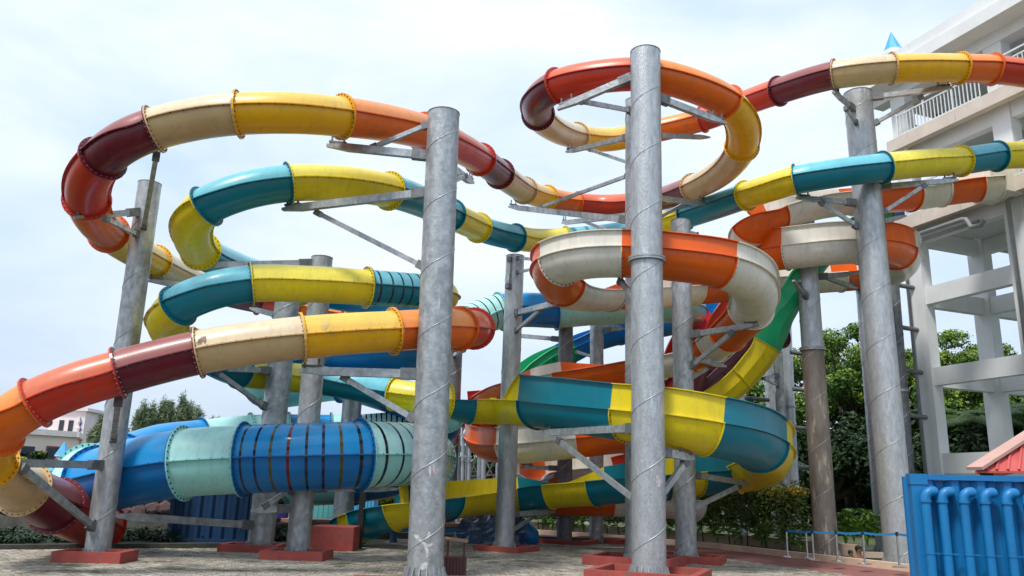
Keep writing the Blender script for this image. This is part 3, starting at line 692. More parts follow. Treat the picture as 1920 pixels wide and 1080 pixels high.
M['hedge'] = leafmat('hedge_leaves', (0.055, 0.11, 0.016), (0.09, 0.15, 0.02), (0.12, 0.07, 0.02), 1.6)
M['hedge_new'] = leafmat('orange_new_growth', (0.55, 0.33, 0.03), (0.36, 0.42, 0.04), (0.52, 0.14, 0.03), 1.3)
M['ginger'] = leafmat('broad_lime_leaves', (0.12, 0.26, 0.03), (0.20, 0.34, 0.05), (0.06, 0.15, 0.02), 1.5, .4)
M['palm'] = leafmat('palm_fronds', (0.06, 0.13, 0.03), (0.12, 0.18, 0.05), (0.03, 0.07, 0.02), 1.0, .4)

# ------------------------------------------------------------------ ground, paving, kerbs, path
CURB = [G(960, 999), G(1165, 1014), G(1340, 1030), G(1475, 1046), G(1722, 1076)]
far = CURB[0] + (CURB[0] - CURB[1]).normalized() * 14
near = CURB[-1] + (CURB[-1] - CURB[-2]).normalized() * 12
CL = [far] + CURB + [near]
HOLE = (10.38, 24.6, 14.6, 27.3)
g = MB()
def sheet(mb, x0, y0, x1, y1, z=0.0): mb.add([(x0, y0, z), (x1, y0, z), (x1, y1, z), (x0, y1, z)], [(0, 1, 2, 3)])
hx0, hy0, hx1, hy1 = HOLE
sheet(g, -900, -60, hx0, 2500); sheet(g, hx1, -60, 900, 2500); sheet(g, hx0, -60, hx1, hy0); sheet(g, hx0, hy1, hx1, 2500)
g.build('ground', M['grass_ground'], kind='structure')
g = MB(); sheet(g, hx0, hy0, hx1, hy1, -.95)
g.add([(hx0, hy0, 0), (hx1, hy0, 0), (hx1, hy0, -1), (hx0, hy0, -1)], [(0, 1, 2, 3)]); g.add([(hx0, hy1, 0), (hx1, hy1, 0), (hx1, hy1, -1), (hx0, hy1, -1)], [(3, 2, 1, 0)])
g.add([(hx0, hy0, 0), (hx0, hy1, 0), (hx0, hy1, -1), (hx0, hy0, -1)], [(3, 2, 1, 0)]); g.add([(hx1, hy0, 0), (hx1, hy1, 0), (hx1, hy1, -1), (hx1, hy0, -1)], [(0, 1, 2, 3)])
g.build('sunken_terrace_floor', M['concrete'], kind='structure')

def side(p):   # distance to the kerb line, positive on the camera's side
    best = 1e9
    for a, b in zip(CL[:-1], CL[1:]):
        d = (b - a).to_2d(); L = d.length; d.normalize(); v = (p - a).to_2d(); t = v.dot(d)
        if -0.5 <= t <= L + .5:
            n = Vector((d.y, -d.x)); s = -v.dot(n)
            if abs(s) < abs(best): best = s
    return best
sgn = 1 if side(Vector((0, 15, 0))) > 0 else -1
PATHW = 2.6
# joint bed and pavers
bed = MB(); PE0, PE1 = G(-60, 1034), G(700, 1028)
bed.add([(-30, 3, .004), (9.5, 3, .004), (9.5, 34, .004), (PE1.x, 34, .004), (PE1.x, PE1.y, .004), (PE0.x - 8, PE0.y - 8 * (PE1.y - PE0.y) / (PE1.x - PE0.x), .004)], [(0, 1, 2, 3, 4, 5)])
pg = bed.build('paved_yard', M['joint'], kind='structure')
pitchx, pitchy = .215, .145
cands = []
base_me = {}
def paver_mesh(idx, mname):
    rnd = random.Random(idx); m = bpy.data.meshes.new('paving_stone')
    w, h, t = (pitchx - .020) / 2, (pitchy - .020) / 2, .034
    b = .008; v = []
    for z, q in ((0, 0), (t - .006, 0), (t, b)):
        for i, j in ((-1, -1), (1, -1), (1, 1), (-1, 1)): v.append((i * (w - q) + rnd.uniform(-.003, .003), j * (h - q) + rnd.uniform(-.003, .003), z + (rnd.uniform(-.004, .004) if z else 0)))
    f = [(8, 9, 10, 11)]
    for a in (0, 4):
        for k in range(4): f.append((a + k, a + (k + 1) % 4, a + 4 + (k + 1) % 4, a + 4 + k))
    m.from_pydata(v, [], f); m.materials.append(M[mname]); return m
PM = [paver_mesh(i, 'paver' if i % 3 else 'paver_b') for i in range(9)]
rows = []
ANG = R_(4)
for j in range(int((31 - 12.0) / pitchy)):
    for i in range(-110, 62):
        x = i * pitchx + (.5 * pitchx if j % 2 else 0); y = 12.0 + j * pitchy
        p = Vector((x * cos(ANG) - (y - 20) * sin(ANG), x * sin(ANG) + (y - 20) * cos(ANG) + 20, 0))
        v = p - CAM; cx = v.dot(_r) / v.dot(_f) * FPX + 960; cy = 540 - v.dot(_u) / v.dot(_f) * FPX
        if cx < -160 or cx > 1720 or cy > 1130: continue
        if p.x < PE1.x and p.y > PE0.y + (p.x - PE0.x) * (PE1.y - PE0.y) / (PE1.x - PE0.x): continue
        s = side(p) * sgn
        if s < PATHW + .1 and p.x > 1.5: continue
        rows.append((p, cx, cy))
rows.sort(key=lambda t: -t[2])
vis = [q for q in rows if -5 < q[1] < 1700 and q[2] < 1082]
stones = set()
for k, q in enumerate(vis[:290]):
    o = bpy.data.objects.new('paving_stone', PM[random.randrange(9)]); COL.objects.link(o); o.parent = pg
    o.location = q[0] + Vector((0, 0, .0045 + random.uniform(-.004, .005))) - pg.location
    o.rotation_euler = (random.uniform(-.012, .012), random.uniform(-.012, .012), ANG + random.uniform(-.02, .02)); stones.add(id(q))
rest = [MB(), MB()]
for q in rows:
    if id(q) in stones: continue
    me = PM[random.randrange(9)]; a = ANG + random.uniform(-.02, .02); c_, s_ = cos(a), sin(a); dz = .0045 + random.uniform(-.004, .006); tx, ty = random.uniform(-.015, .015), random.uniform(-.015, .015)
    vs = [(q[0].x + v.co.x * c_ - v.co.y * s_, q[0].y + v.co.x * s_ + v.co.y * c_, dz + v.co.z + v.co.x * tx + v.co.y * ty) for v in me.vertices]
    rest[0 if random.random() < .66 else 1].add(vs, [tuple(p.vertices) for p in me.polygons])
rest[0].build('distant_paving_stones', M['paver'], pg, kind='stuff'); rest[1].build('distant_pale_paving_stones', M['paver_b'], pg, kind='stuff')
# moss and grass tufts between the stones
tf = MB()
for k in range(2600):
    q = random.choice(rows)
    if q[2] < 1010: continue
    nz_ = (sin(q[0].x * 1.3 + 2) + cos(q[0].y * 2.1) + sin(q[0].x * .6 + q[0].y * 1.7))
    if nz_ < .7: continue
    for t in range(3):
        c = q[0] + Vector((random.uniform(-.1, .1), pitchy / 2, .01)); a = random.uniform(0, pi); h = random.uniform(.015, .05)
        tf.add([c + Vector((cos(a) * .012, sin(a) * .012, 0)), c - Vector((cos(a) * .012, sin(a) * .012, 0)), c + Vector((random.uniform(-.03, .03), random.uniform(-.03, .03), h))], [(0, 1, 2)])
tag(tf.build('moss_tufts', M['leaf']), 'small tufts of moss and grass in the paving joints', 'grass', kind='stuff')

def offs(p, i, L):
    a = CL[max(i - 1, 0)]; b = CL[min(i + 1, len(CL) - 1)]; d = (b - a).to_2d().normalized(); n = Vector((d.y, -d.x, 0))
    if (side(p + n * .3) * sgn) < 0: n = -n
    return p + n * L
def strip(name, a, b, z0, z1, m, short=False, **k):
    L_ = list(CL)
    if short: L_ = CL[:5] + [CL[4].lerp(CL[5], .24)]
    mb = MB(); A = [offs(p, min(i, 5), a) for i, p in enumerate(L_)]; B = [offs(p, min(i, 5), b) for i, p in enumerate(L_)]; n = len(L_)
    vs = [(p.x, p.y, z0) for p in A] + [(p.x, p.y, z1) for p in A] + [(p.x, p.y, z1) for p in B] + [(p.x, p.y, z0) for p in B]
    fs = []
    for i in range(n - 1):
        for r_ in range(3): fs.append((r_ * n + i, r_ * n + i + 1, (r_ + 1) * n + i + 1, (r_ + 1) * n + i))
    fs += [(0, n, 2 * n, 3 * n), (n - 1, 4 * n - 1, 3 * n - 1, 2 * n - 1)]
    mb.add(vs, fs); return mb.build(name, m, **k)
strip('red_path', PATHW, .0, .001, .022, M['path'], kind='structure')
strip('path_kerb', .02, -.22, 0, .20, M['cream'], kind='structure')
strip('planting_bed_soil', -.22, -1.6, 0, .12, M['soil'], short=True, kind='structure')
strip('garden_wall', -1.65, -1.85, 0, .46, M['cream'], short=True, kind='structure')
tw_ = MB(); tw_.box((12.4, 27.42, -.4), 4.9, .2, 1.15); tw_.build('terrace_wall', M['cream'], kind='structure')

# red concrete kerbs round the column feet
def kerb(px, py, w, d, h, rot, label, t=.16, soil=True, z=0):
    b = G(px, py, 0); mb = MB(); c_, s_ = cos(rot), sin(rot)
    X, Y_ = Vector((c_, s_, 0)), Vector((-s_, c_, 0)); Z = Vector((0, 0, 1))
    root = empty('planter_kerb', b, label, 'kerb', 'red kerbs round the column feet')
    for k, (o, sx, sy) in enumerate(((Y_ * -(d - t) / 2, w, t), (Y_ * (d - t) / 2, w, t), (X * -(w - t) / 2, t, d - 2 * t - .004), (X * (w - t) / 2, t, d - 2 * t - .004))):
        q = MB(); q.box(b + o + Z * (h / 2 + .004), sx, sy, h, (X, Y_, Z)); q.build('kerb_side', M['kerb_red'], root)
    if soil:
        q = MB(); q.box(b + Z * h * .3, w - 2 * t - .01, d - 2 * t - .01, h * .5, (X, Y_, Z)); s = q.build('kerb_soil', M['soil'], root)
        q = MB()
        for i in range(140):
            c = b + X * random.uniform(-.47, .47) * (w - 2 * t) + Y_ * random.uniform(-.47, .47) * (d - 2 * t) + Z * h * .55
            a = random.uniform(0, pi); e_ = Vector((cos(a), sin(a), 0)) * .02
            q.add([c + e_, c - e_, c + Vector((random.uniform(-.05, .05), random.uniform(-.05, .05), random.uniform(.03, .09)))], [(0, 1, 2)])
        q.build('kerb_grass', M['leaf'], root, kind='stuff')
    return root
kerb(178, 1056, 1.4, 1.05, .26, R_(4), 'red concrete kerb with grass inside round the far left column foot')
kerb(556, 1051, 1.5, 1.0, .24, R_(-3), 'red concrete kerb round the foot of the column under the blue tube')
kerb(474, 1036, 1.55, 1.1, .22, R_(2), 'red concrete kerb behind its neighbour, round the second column from the left')
kerb(950, 1035, 1.5, 1.4, .18, R_(-28), 'red angular kerb round the foot of the middle column', soil=False)
kerb(1062, 1021, 1.9, 1.6, .18, R_(-25), 'low red kerb round the rust brown column foot', soil=False)
kerb(1122, 1018, 1.9, 1.5, .18, R_(-20), 'low red kerb round the foot of the capped pale column', soil=False)
kerb(1192, 1062, 2.2, 1.9, .26, R_(-24), 'red kerb round the column hidden behind the tallest column')
kerb(1290, 1056, 1.9, 1.6, .22, R_(-20), 'red kerb round the short column beside the red path')
kerb(1218, 1088, 2.3, 2.0, .22, R_(-22), 'red kerb at the foot of the tallest column, cut by the picture edge', soil=False)
kerb(735, 1108, 1.5, 1.0, .2, R_(0), 'red kerb at the foot of the nearest left column', soil=False)
b = G(620, 1036); mb = MB(); mb.box(b + Vector((0, .6, .34)), 1.18, 1.2, .68)
o = mb.build('concrete_plinth', M['kerb_red']); tag(o, 'tall solid red concrete plinth carrying a pale column', 'plinth')
bv = o.modifiers.new('bevel', 'BEVEL'); bv.width = .015; bv.segments = 2
POLES_P4 = b

# ------------------------------------------------------------------ foliage helpers
import numpy as np
rng = np.random.default_rng(5)
def leaves(name, centers, radii, n, size, m, parent=None, squash=1.0, shell=.55, aspect=.5, droop=0.0, label=None, kind=None, up=0.0):
    """many small leaf faces spread through clumps"""
    centers = np.array(centers, float); radii = np.array(radii, float)
    if radii.ndim == 1: radii = np.stack([radii, radii, radii * squash], 1)
    w = radii[:, 0] * radii[:, 1] * radii[:, 2]; w = w ** .75; idx = rng.choice(len(centers), n, p=w / w.sum())
    d = rng.normal(size=(n, 3)); d /= np.linalg.norm(d, axis=1)[:, None]
    rr = shell + (1 - shell) * rng.random(n) ** .5; rr = np.where(rng.random(n) < .25, rng.random(n), rr) * (1 + .12 * rng.normal(size=n))
    P = centers[idx] + d * radii[idx] * rr[:, None]
    nrm = d * .7 + rng.normal(size=(n, 3)) * .6; nrm[:, 2] += .5; nrm /= np.linalg.norm(nrm, axis=1)[:, None]
    a = np.cross(nrm, rng.normal(size=(n, 3))); a[:, 2] -= droop; a /= np.linalg.norm(a, axis=1)[:, None]
    b = np.cross(nrm, a); b /= np.linalg.norm(b, axis=1)[:, None]
    s = size * (.6 + .8 * rng.random(n))[:, None]
    v = np.stack([P - a * s, P + b * s * aspect, P + a * s, P - b * s * aspect], 1).reshape(-1, 3)
    org = np.array(world_loc(parent)) if parent is not None else centers.mean(0) * np.array([1, 1, 0])
    me = bpy.data.meshes.new(name); v = (v - org).astype(np.float32)
    me.vertices.add(4 * n); me.vertices.foreach_set('co', v.ravel())
    me.loops.add(4 * n); me.loops.foreach_set('vertex_index', np.arange(4 * n, dtype=np.int32))
    me.polygons.add(n); me.polygons.foreach_set('loop_start', np.arange(0, 4 * n, 4, dtype=np.int32))
    me.polygons.foreach_set('loop_total', np.full(n, 4, dtype=np.int32))
    me.update(calc_edges=True); me.materials.append(m)
    o = bpy.data.objects.new(name, me); COL.objects.link(o)
    if parent is not None: o.parent = parent
    else: o.location = org
    return tag(o, label, kind=kind)
def branchy(mb, p, q, r0, r1, bend=.15, n=5):
    p, q = Vector(p), Vector(q); L = (q - p).length; pts = []
    off = Vector((random.uniform(-1, 1), random.uniform(-1, 1), random.uniform(-.3, .6))) * L * bend
    for k in range(n + 1):
        t = k / n; pts.append(p.lerp(q, t) + off * sin(pi * t))
    mb.tube(pts, [r0 + (r1 - r0) * k / n for k in range(n + 1)], 7)

def broad_tree(px, base_y, yd, top_py, half_w, label, nclump=46, nleaf=26000, lmat='leaf', size=.105, trunk_px=None, cat='tree', flat=.55, lmat2='leaf_b'):
    b = Y(px, base_y, yd); b.z = 0; topz = Y(px, top_py, yd).z
    root = empty('tree', b, label, cat)
    tr = MB(); fork = b + Vector((0, 0, topz * .28)); branchy(tr, b - Vector((0, 0, .2)), fork, .38, .28, .04)
    cs = []; rs = []
    for k in range(nclump):
        a = random.uniform(0, 2 * pi); rr = half_w * math.sqrt(random.random())
        zt = topz * (1 - .30 * (rr / half_w) ** 2) - random.uniform(0, topz * .33)
        r = random.uniform(.8, 1.5) * half_w * (.125 if nclump > 60 else .17)
        c = b + Vector((cos(a) * rr, sin(a) * rr * .75, zt - r * flat)); cs.append(c); rs.append(r)
    for c in random.sample(cs, min(20, len(cs))):
        m = fork.lerp(c, .45) + Vector((0, 0, .4)); branchy(tr, fork, m, .2, .1, .08); branchy(tr, m, c, .1, .03, .12)
        for t in range(2):
            e_ = random.choice(cs); 
            if (e_ - m).length < half_w * .6: branchy(tr, m, e_, .06, .02, .15)
    tr.build('trunk', M['bark'], root, smooth=True)
    hi = [c + Vector((0, 0, r * flat * .55)) for c, r in zip(cs, rs)]  # upper clumps take the paler leaf colour to paint sunlit tops
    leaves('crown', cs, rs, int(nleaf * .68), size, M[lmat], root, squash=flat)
    leaves('crown', hi, [r * .85 for r in rs], int(nleaf * .32), size * .9, M[lmat2], root, squash=flat * .7, label='paler lime leaves on the crown, with sunlight painted into their colour')
    return root
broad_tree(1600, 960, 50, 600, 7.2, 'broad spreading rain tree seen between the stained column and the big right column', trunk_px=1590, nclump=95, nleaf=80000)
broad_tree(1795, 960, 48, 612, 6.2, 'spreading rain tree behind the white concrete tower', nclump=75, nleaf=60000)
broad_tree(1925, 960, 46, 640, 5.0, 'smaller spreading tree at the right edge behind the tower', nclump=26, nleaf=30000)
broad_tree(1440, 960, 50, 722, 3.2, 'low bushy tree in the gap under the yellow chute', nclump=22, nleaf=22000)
# darker undergrowth trees lower down behind the hedge
for px, yd, tp, hw, lab in ((1560, 44, 770, 5.0, 'dark leafy tree filling the space behind the stained brown column'), (1700, 45, 740, 4.5, 'dark leafy tree behind the foot of the big right column'),
                            (1850, 44, 740, 5.5, 'dark leafy tree seen through the lower bays of the tower'), (1440, 46, 850, 3.6, 'dark leafy shrub tree behind the hedge')):
    broad_tree(px, 970, yd, tp, hw, lab, nclump=40, nleaf=24000, lmat='dark_leaf', lmat2='dark_leaf', size=.15, flat=.9)
def palm(px, yd, top_py, label, n=16, L=3.6):
    b = Y(px, 980, yd); b.z = 0; t = Y(px, top_py, yd)
    root = empty('palm_tree', b, label, 'palm tree', 'palms behind the tower')
    mb = MB(); branchy(mb, b, t, .2, .14, .02); mb.build('trunk', M['bark'], root, smooth=True)
    for k in range(n):
        a = 2 * pi * k / n + random.uniform(-.15, .15); el = random.uniform(.1, .9); mb = MB()
        pts = []
        for i in range(9):
            s = i / 8 * L; pts.append(t + Vector((cos(a) * s * cos(el * .6), sin(a) * s * cos(el * .6), s * sin(el) - .16 * s * s * (.7 + .3 * el))))
        mb.tube(pts, [.03 - .003 * i for i in range(9)], 4)
        for i in range(2, 40):
            s = i / 40 * 8; j = min(int(s), 7); p = pts[j].lerp(pts[j + 1], s - j); tg = (pts[j + 1] - pts[j]).normalized(); sd = tg.cross(Vector((0, 0, 1))).normalized()
            ll = .75 * sin(pi * min(1, .15 + i / 46)) + .1
            for sg in (-1, 1):
                e_ = p + sd * sg * ll * .8 + tg * ll * .45 - Vector((0, 0, ll * .35)); mb.add([p, p + tg * .045, e_], [(0, 1, 2)])
        mb.build('frond', M['palm'], root)
    return root
palm(1835, 41, 790, 'palm with arching fronds seen through the lower bay of the tower')
palm(1925, 40, 800, 'palm at the right edge behind the tower')
palm(1700, 43, 850, 'palm low between the big column and the tower', n=12, L=2.6)

# casuarina trees and small trees on the left
def feather_tree(px, base_y, yd, top_py, w, label, n=12000, size=.26, m='pine'):
    b = Y(px, base_y, yd); b.z = 0; H = Y(px, top_py, yd).z
    root = empty('casuarina_tree', b, label, 'tree', 'feathery trees behind the left columns')
    mb = MB(); branchy(mb, b, b + Vector((0, 0, H * .96)), .22, .03, .02, 8)
    cs = []; rs = []
    for k in range(46):
        z = H * random.uniform(.32, .98); rr = w * (1.05 - z / H) ** .6 * random.uniform(.3, 1)
        a = random.uniform(0, 2 * pi); c = b + Vector((cos(a) * rr, sin(a) * rr, z)); cs.append(c)
        q = random.uniform(.35, .7); rs.append((q * .55, q * .55, q * 1.7)); branchy(mb, b + Vector((0, 0, z - rr * .7)), c, .05, .012, .1, 3)
    mb.build('trunk', M['bark'], root, smooth=True)
    leaves('crown', cs, rs, n, size, M[m], root, aspect=.10, droop=.2, shell=.2)
    return root
for i, (px, tp, w, lab) in enumerate(((180, 778, 2.4, 'feathery casuarina tree against the hotel, left of the leaning column'), (250, 766, 2.6, 'feathery casuarina tree just right of the leaning column'),
        (288, 762, 2.3, 'grey green casuarina tree second from the leaning column'), (325, 752, 2.2, 'tallest thin-topped casuarina tree behind the mint tube'), (352, 778, 1.8, 'short casuarina tree at the right end of the group'), (388, 786, 1.1, 'tiny lone casuarina tree right of the group'))):
    feather_tree(px, 940, 62 + i * 1.5, tp, w, lab)
broad_tree(85, 930, 48, 835, 1.9, 'small flat-topped tree in front of the hotel', nclump=14, nleaf=5000, lmat='dark_leaf', lmat2='leaf', size=.14)
broad_tree(170, 930, 46, 835, 2.3, 'small round green tree right of the blue spire', nclump=16, nleaf=6500, lmat='leaf', lmat2='leaf_b', size=.14)
broad_tree(45, 930, 50, 850, 1.6, 'small bright green tree under the orange tube', nclump=10, nleaf=3500, lmat='leaf_b', size=.14)
broad_tree(735, 950, 44, 878, 2.4, 'small leafy tree behind the striped mint tube', nclump=18, nleaf=8000, lmat='leaf', lmat2='leaf_b', size=.14)
broad_tree(900, 950, 50, 800, 2.8, 'leafy tree behind the bundle of grey pipes', nclump=22, nleaf=9000, lmat='dark_leaf', lmat2='leaf_b', size=.16)

# hills
h = MB(); n = 60
xs = [-900 + 1800 * k / n for k in range(n + 1)]
def hz(x): return 32 + 41 * math.exp(-((x + 330) / 110) ** 2) + 16 * math.exp(-((x + 620) / 120) ** 2) + 5 * sin(x * .021) + 3 * sin(x * .06 + 1) + 2 * sin(x * .15)
vs = []
for dy, zf in ((0, 0), (60, .45), (130, .8), (210, 1.0), (330, .7)):
    for x in xs: vs.append((x, 1000 + dy, hz(x) * 1.25 * zf + (3 * sin(x * .1 + dy) if 0 < zf < 1 else 0)))
h.add(vs, [(r * (n + 1) + k, r * (n + 1) + k + 1, (r + 1) * (n + 1) + k + 1, (r + 1) * (n + 1) + k) for r in range(4) for k in range(n)])
h.build('far_hills', M['hill'], smooth=True, kind='structure')
# low belt of woodland closing the horizon
def belt(name, x0, x1, y, zt, m, n, label):
    cs = []; rs = []
    k = int((x1 - x0) / 2.2)
    for i in range(k):
        cs.append((x0 + (x1 - x0) * i / k + random.uniform(-1, 1), y + random.uniform(-2, 2), zt * random.uniform(.35, .75))); rs.append(random.uniform(.8, 1.3) * zt * .42)
        cs.append((x0 + (x1 - x0) * i / k, y + random.uniform(-1, 2), zt * .3)); rs.append(zt * .4)
    o = leaves(name, cs, rs, n, .34, m, squash=.9, shell=.3); return tag(o, label, 'woodland', kind='stuff')
belt('distant_woodland', -75, -26, 72, 3.6, M['dark_leaf'], 9000, 'low band of distant trees closing the view on the left')
belt('woodland_vegetation', 8, 60, 58, 7.5, M['dark_leaf'], 26000, 'dense dark green vegetation behind the right-hand columns')
belt('middle_vegetation', -26, 10, 60, 4.2, M['dark_leaf'], 12000, 'low dark vegetation far behind the slides in the middle')

# hedge on thin stems, with broad lime leaves beneath
hd0, hd1 = offs(CL[0], 0, -.95), None
hp = [offs(p, i, -.95) for i, p in enumerate(CL)]
segs = [(hp[i], hp[i + 1]) for i in range(0, 4)]
E_end = Y(1536, 1000, 24.6); E_end.z = 0
cs = []; rs = []; top = []; stems = []
for a, b_ in segs:
    L = (b_ - a).length
    for k in range(int(L / .28)):
        p = a.lerp(b_, k * .28 / L)
        v = p - CAM; cx = v.dot(_r) / v.dot(_f) * FPX + 960
        if cx > 1530: continue
        ztop = 2.15 + .05 * sin(p.x * 1.9) - max(0, (p.y - 30)) * .012
        for z in (1.0, 1.35, 1.7, 1.95):
            cs.append(p + Vector((random.uniform(-.1, .1), random.uniform(-.25, .25), z + random.uniform(-.08, .08)))); rs.append(.34)
        top.append(p + Vector((0, 0, ztop - .12)))
        if k % 2 == 0: stems.append(p)
hr = empty('garden_hedge', Vector((stems[0].x, stems[0].y, 0)), 'long clipped hedge on thin stems with orange new shoots along its top', 'hedge')
leaves('hedge_leaves', cs, rs, 42000, .065, M['hedge'], hr, shell=.6)
leaves('new_shoots', top, [.27] * len(top), 22000, .055, M['hedge_new'], hr, squash=.7, shell=.2, label='orange and lime young shoots on top')
for p in stems[::2]:
    mb = MB(); branchy(mb, p + Vector((random.uniform(-.15, .15), random.uniform(-.2, .2), .1)), p + Vector((random.uniform(-.1, .1), 0, 1.15)), .022, .014, .06, 4); mb.build('hedge_stem', M['bark'], hr, smooth=True)
def broadleaf(c, n, L, label, m='ginger', group='broad-leaved plants beside the path'):
    root = empty('broadleaf_plant', c, label, 'plant', group)
    mb = MB()
    for k in range(n):
        a = random.uniform(0, 2 * pi); h = random.uniform(.3, 1.0) * L; o = c + Vector((random.uniform(-.12, .12), random.uniform(-.12, .12), h * .75))
        d = Vector((cos(a), sin(a), random.uniform(-.2, .7))).normalized(); s = d.cross(Vector((0, 0, 1))).normalized(); ll = random.uniform(.28, .45); w = ll * .17
        m1 = o + d * ll * .45 + Vector((0, 0, .04)); e_ = o + d * ll - Vector((0, 0, .06)); mb.add([o, m1 + s * w, e_, m1 - s * w], [(0, 1, 2, 3)])
        mb.add([c + (o - c) * .0, c + Vector((.01, 0, 0)), o], [(0, 1, 2)])
    mb.build('leaf_cluster', M[m], root); return root
k = 0
for q in range(26):
    i = q / 25 * 3.9; j = min(int(i), 3); a, b_ = segs[j]; p = a.lerp(b_, i - j); off_ = p
    d = (b_ - a).normalized(); nrm = Vector((-d.y, d.x, 0)); 
    c = p + nrm * random.uniform(-.1, .5) * (1 if side(p + nrm) * sgn < side(p) * sgn else -1) + Vector((0, 0, .12))
    broadleaf(c, 34, 1.0, 'lime green broad-leaved plant growing under the hedge beside the path')
for px, yd, lab in ((1585, 27.5, 'bright broad-leaved plant left of the seated people'), (1625, 27.9, 'bright broad-leaved plant behind the seated people'), (1660, 27.6, 'bright broad-leaved plant beside the big right column'), (1600, 30.5, 'fine-leaved green shrub behind the seated people')):
    c = Y(px, 1000, yd); c.z = .3; broadleaf(c, 120, 1.5, lab, group='bright plants behind the terrace')

# ------------------------------------------------------------------ white concrete tower on the right
U = Vector((.36, -.93, 0)).normalized(); V = Vector((.93, .36, 0)).normalized(); Zv = Vector((0, 0, 1))
T0 = Y(1741, 700, 31); T0.z = 0
TW = .72
tower = empty('stair_tower', T0, 'white painted concrete tower of open bays where the slides start', 'tower')
def tb(name, u0, u1, v0, v1, z0, z1, m='plaster', label=None, parent=None):
    mb = MB(); c = T0 + U * (u0 + u1) / 2 + V * (v0 + v1) / 2 + Zv * (z0 + z1) / 2
    mb.box(c, abs(u1 - u0), abs(v1 - v0), z1 - z0, (U, V, Zv)); o = mb.build(name, M[m], parent or tower, label=label); return o
BU, BV = 4.4, 3.5
w = TW / 2
ZS = lambda z: 1.7 + (z - 1.7) * 1.127
ROOFZ = ZS(16.4)
for i in range(4):
    for j in range(3):
        if i == 3 and j: continue
        tb('tower_pillar', i * BU - w, i * BU + w, j * BV - w * .7, j * BV + w * .7, -.1, ROOFZ if True else 0)
for z0, z1 in ((ZS(2.7), ZS(3.35)), (ZS(5.6), ZS(6.2)), (ZS(8.4), ZS(9.0))):
    for i in range(3):
        for j in range(3):
            tb('tie_beam', i * BU + w + .002, (i + 1) * BU - w - .002, j * BV - w * .45 + .003, j * BV + w * .45, z0, z1)
    for i in range(4):
        for j in range(2):
            if i == 3: continue
            tb('tie_beam', i * BU - w * .45, i * BU + w * .45, j * BV + w * .7 + .002, (j + 1) * BV - w * .7 - .002, z0 + .003, z1 - .003)
# slabs, balconies
for z0, z1, lab in ((ZS(11.05), ZS(11.5), 'lower'), (ZS(14.1), ZS(14.55), 'upper')):
    tb('floor_slab', w + .01, 3 * BU + w, w * .7 - .9, 2 * BV + .6, z0 + .14, z1 - .003, 'soffit')
    tb('slab_edge', w - .3, 3 * BU + w, -w * .7 - .55, -w * .7 - .25, z0, z1, 'slab_edge', label='stained %s balcony edge' % lab)
    tb('slab_edge', w - .6, w - .305, -w * .7 - .55, 2 * BV + .6, z0 + .002, z1 - .002, 'slab_edge')
    for j in range(3):
        tb('deck_beam', w + .004, BU - w - .004, j * BV - .18, j * BV + .18, z0 - .45, z0 + .13)
        tb('deck_beam', BU + w + .004, 2 * BU - w - .004, j * BV - .18, j * BV + .18, z0 - .45, z0 + .13)
    for i in range(3):
        tb('deck_beam', i * BU - .18, i * BU + .18, w * .7 + .004, BV - w * .7 - .004, z0 - .448, z0 + .128)
    # railing on the edge
    rl = empty('balcony_railing', T0 + U * 1.5 - V * .6 + Zv * z1); rl.parent = tower; rl.location = U * 1.5 - V * .6 + Zv * z1
    tag(rl, 'white barred railing on the %s balcony' % lab)
    for seg in range(3):
        u0, u1 = seg * BU + w + .02 if seg else w - .1, (seg + 1) * BU - w - .02
        for zz, tt in ((z1 + .1, .05), (z1 + .98, .05), (z1 + 1.22, .06)):
            mb = MB(); a = T0 + U * u0 - V * (w * .7 + .4) + Zv * zz; b_ = T0 + U * u1 - V * (w * .7 + .4) + Zv * zz; mb.beam(a, b_, tt); mb.build('rail', M['rail_white'], rl)
        nb = int((u1 - u0) / .16)
        for k in range(nb + 1):
            mb = MB(); p = T0 + U * (u0 + (u1 - u0) * k / nb) - V * (w * .7 + .4); mb.beam(p + Zv * (z1 + .12), p + Zv * (z1 + (1.2 if k % 8 == 0 else .96)), .032 if k % 8 else .06, up=U); mb.build('baluster', M['rail_white'], rl)
    tb('violet_panel', BU * .45, BU * .9, BV * .9, BV * .95, z1 + .2, z1 + 2.0, 'violet')
    tb('violet_panel', BU * 1.2, BU * 1.8, BV * .9, BV * .95, z1 + .2, z1 + 2.0, 'violet')
for px, py, w_, h_, m_, nm in ((1793, 172, 1.5, 1.3, 'violet', 'violet_panel'), (1832, 208, 1.7, 1.9, 'violet', 'violet_panel'), (1770, 232, .5, 2.2, 'violet', 'violet_panel'), (1800, 388, 3.2, 1.2, 'black', 'dark_screen'),
        (1905, 160, 1.6, 1.6, 'soffit', 'inner_wall'), (1726, 254, .9, .9, 'box_blue', 'blue_tank')):
    mb = MB(); mb.box(Y(px, py, 33.2), w_, .2, h_); mb.build(nm, M[m_], tower)
# roof
tb('roof_slab', -w - 1.15, 3 * BU + 2, -w * .7 - .9, 2 * BV + 1.6, ROOFZ + .45, ROOFZ + .95, 'plaster')
tb('roof_beam', -w - .9, 3 * BU + 2, -w * .7 - .05, w * .7 + .05, ROOFZ + .0, ROOFZ + .447)
tb('roof_beam', -w - .003, w, w * .7 + .055, 2 * BV, ROOFZ + .0, ROOFZ + .446)
tb('roof_parapet', -w - 1.0, 3 * BU + 2, -w * .7 - .75, -w * .7 - .45, ROOFZ + .953, ROOFZ + 1.5)
tb('roof_post', 2 * BU - .55, 2 * BU + .35, .1, 1.0, ROOFZ + .96, ROOFZ + 3.6); tb('roof_post', 2 * BU - .75, 2 * BU + .55, -.1, 1.2, ROOFZ + 2.0, ROOFZ + 2.25)
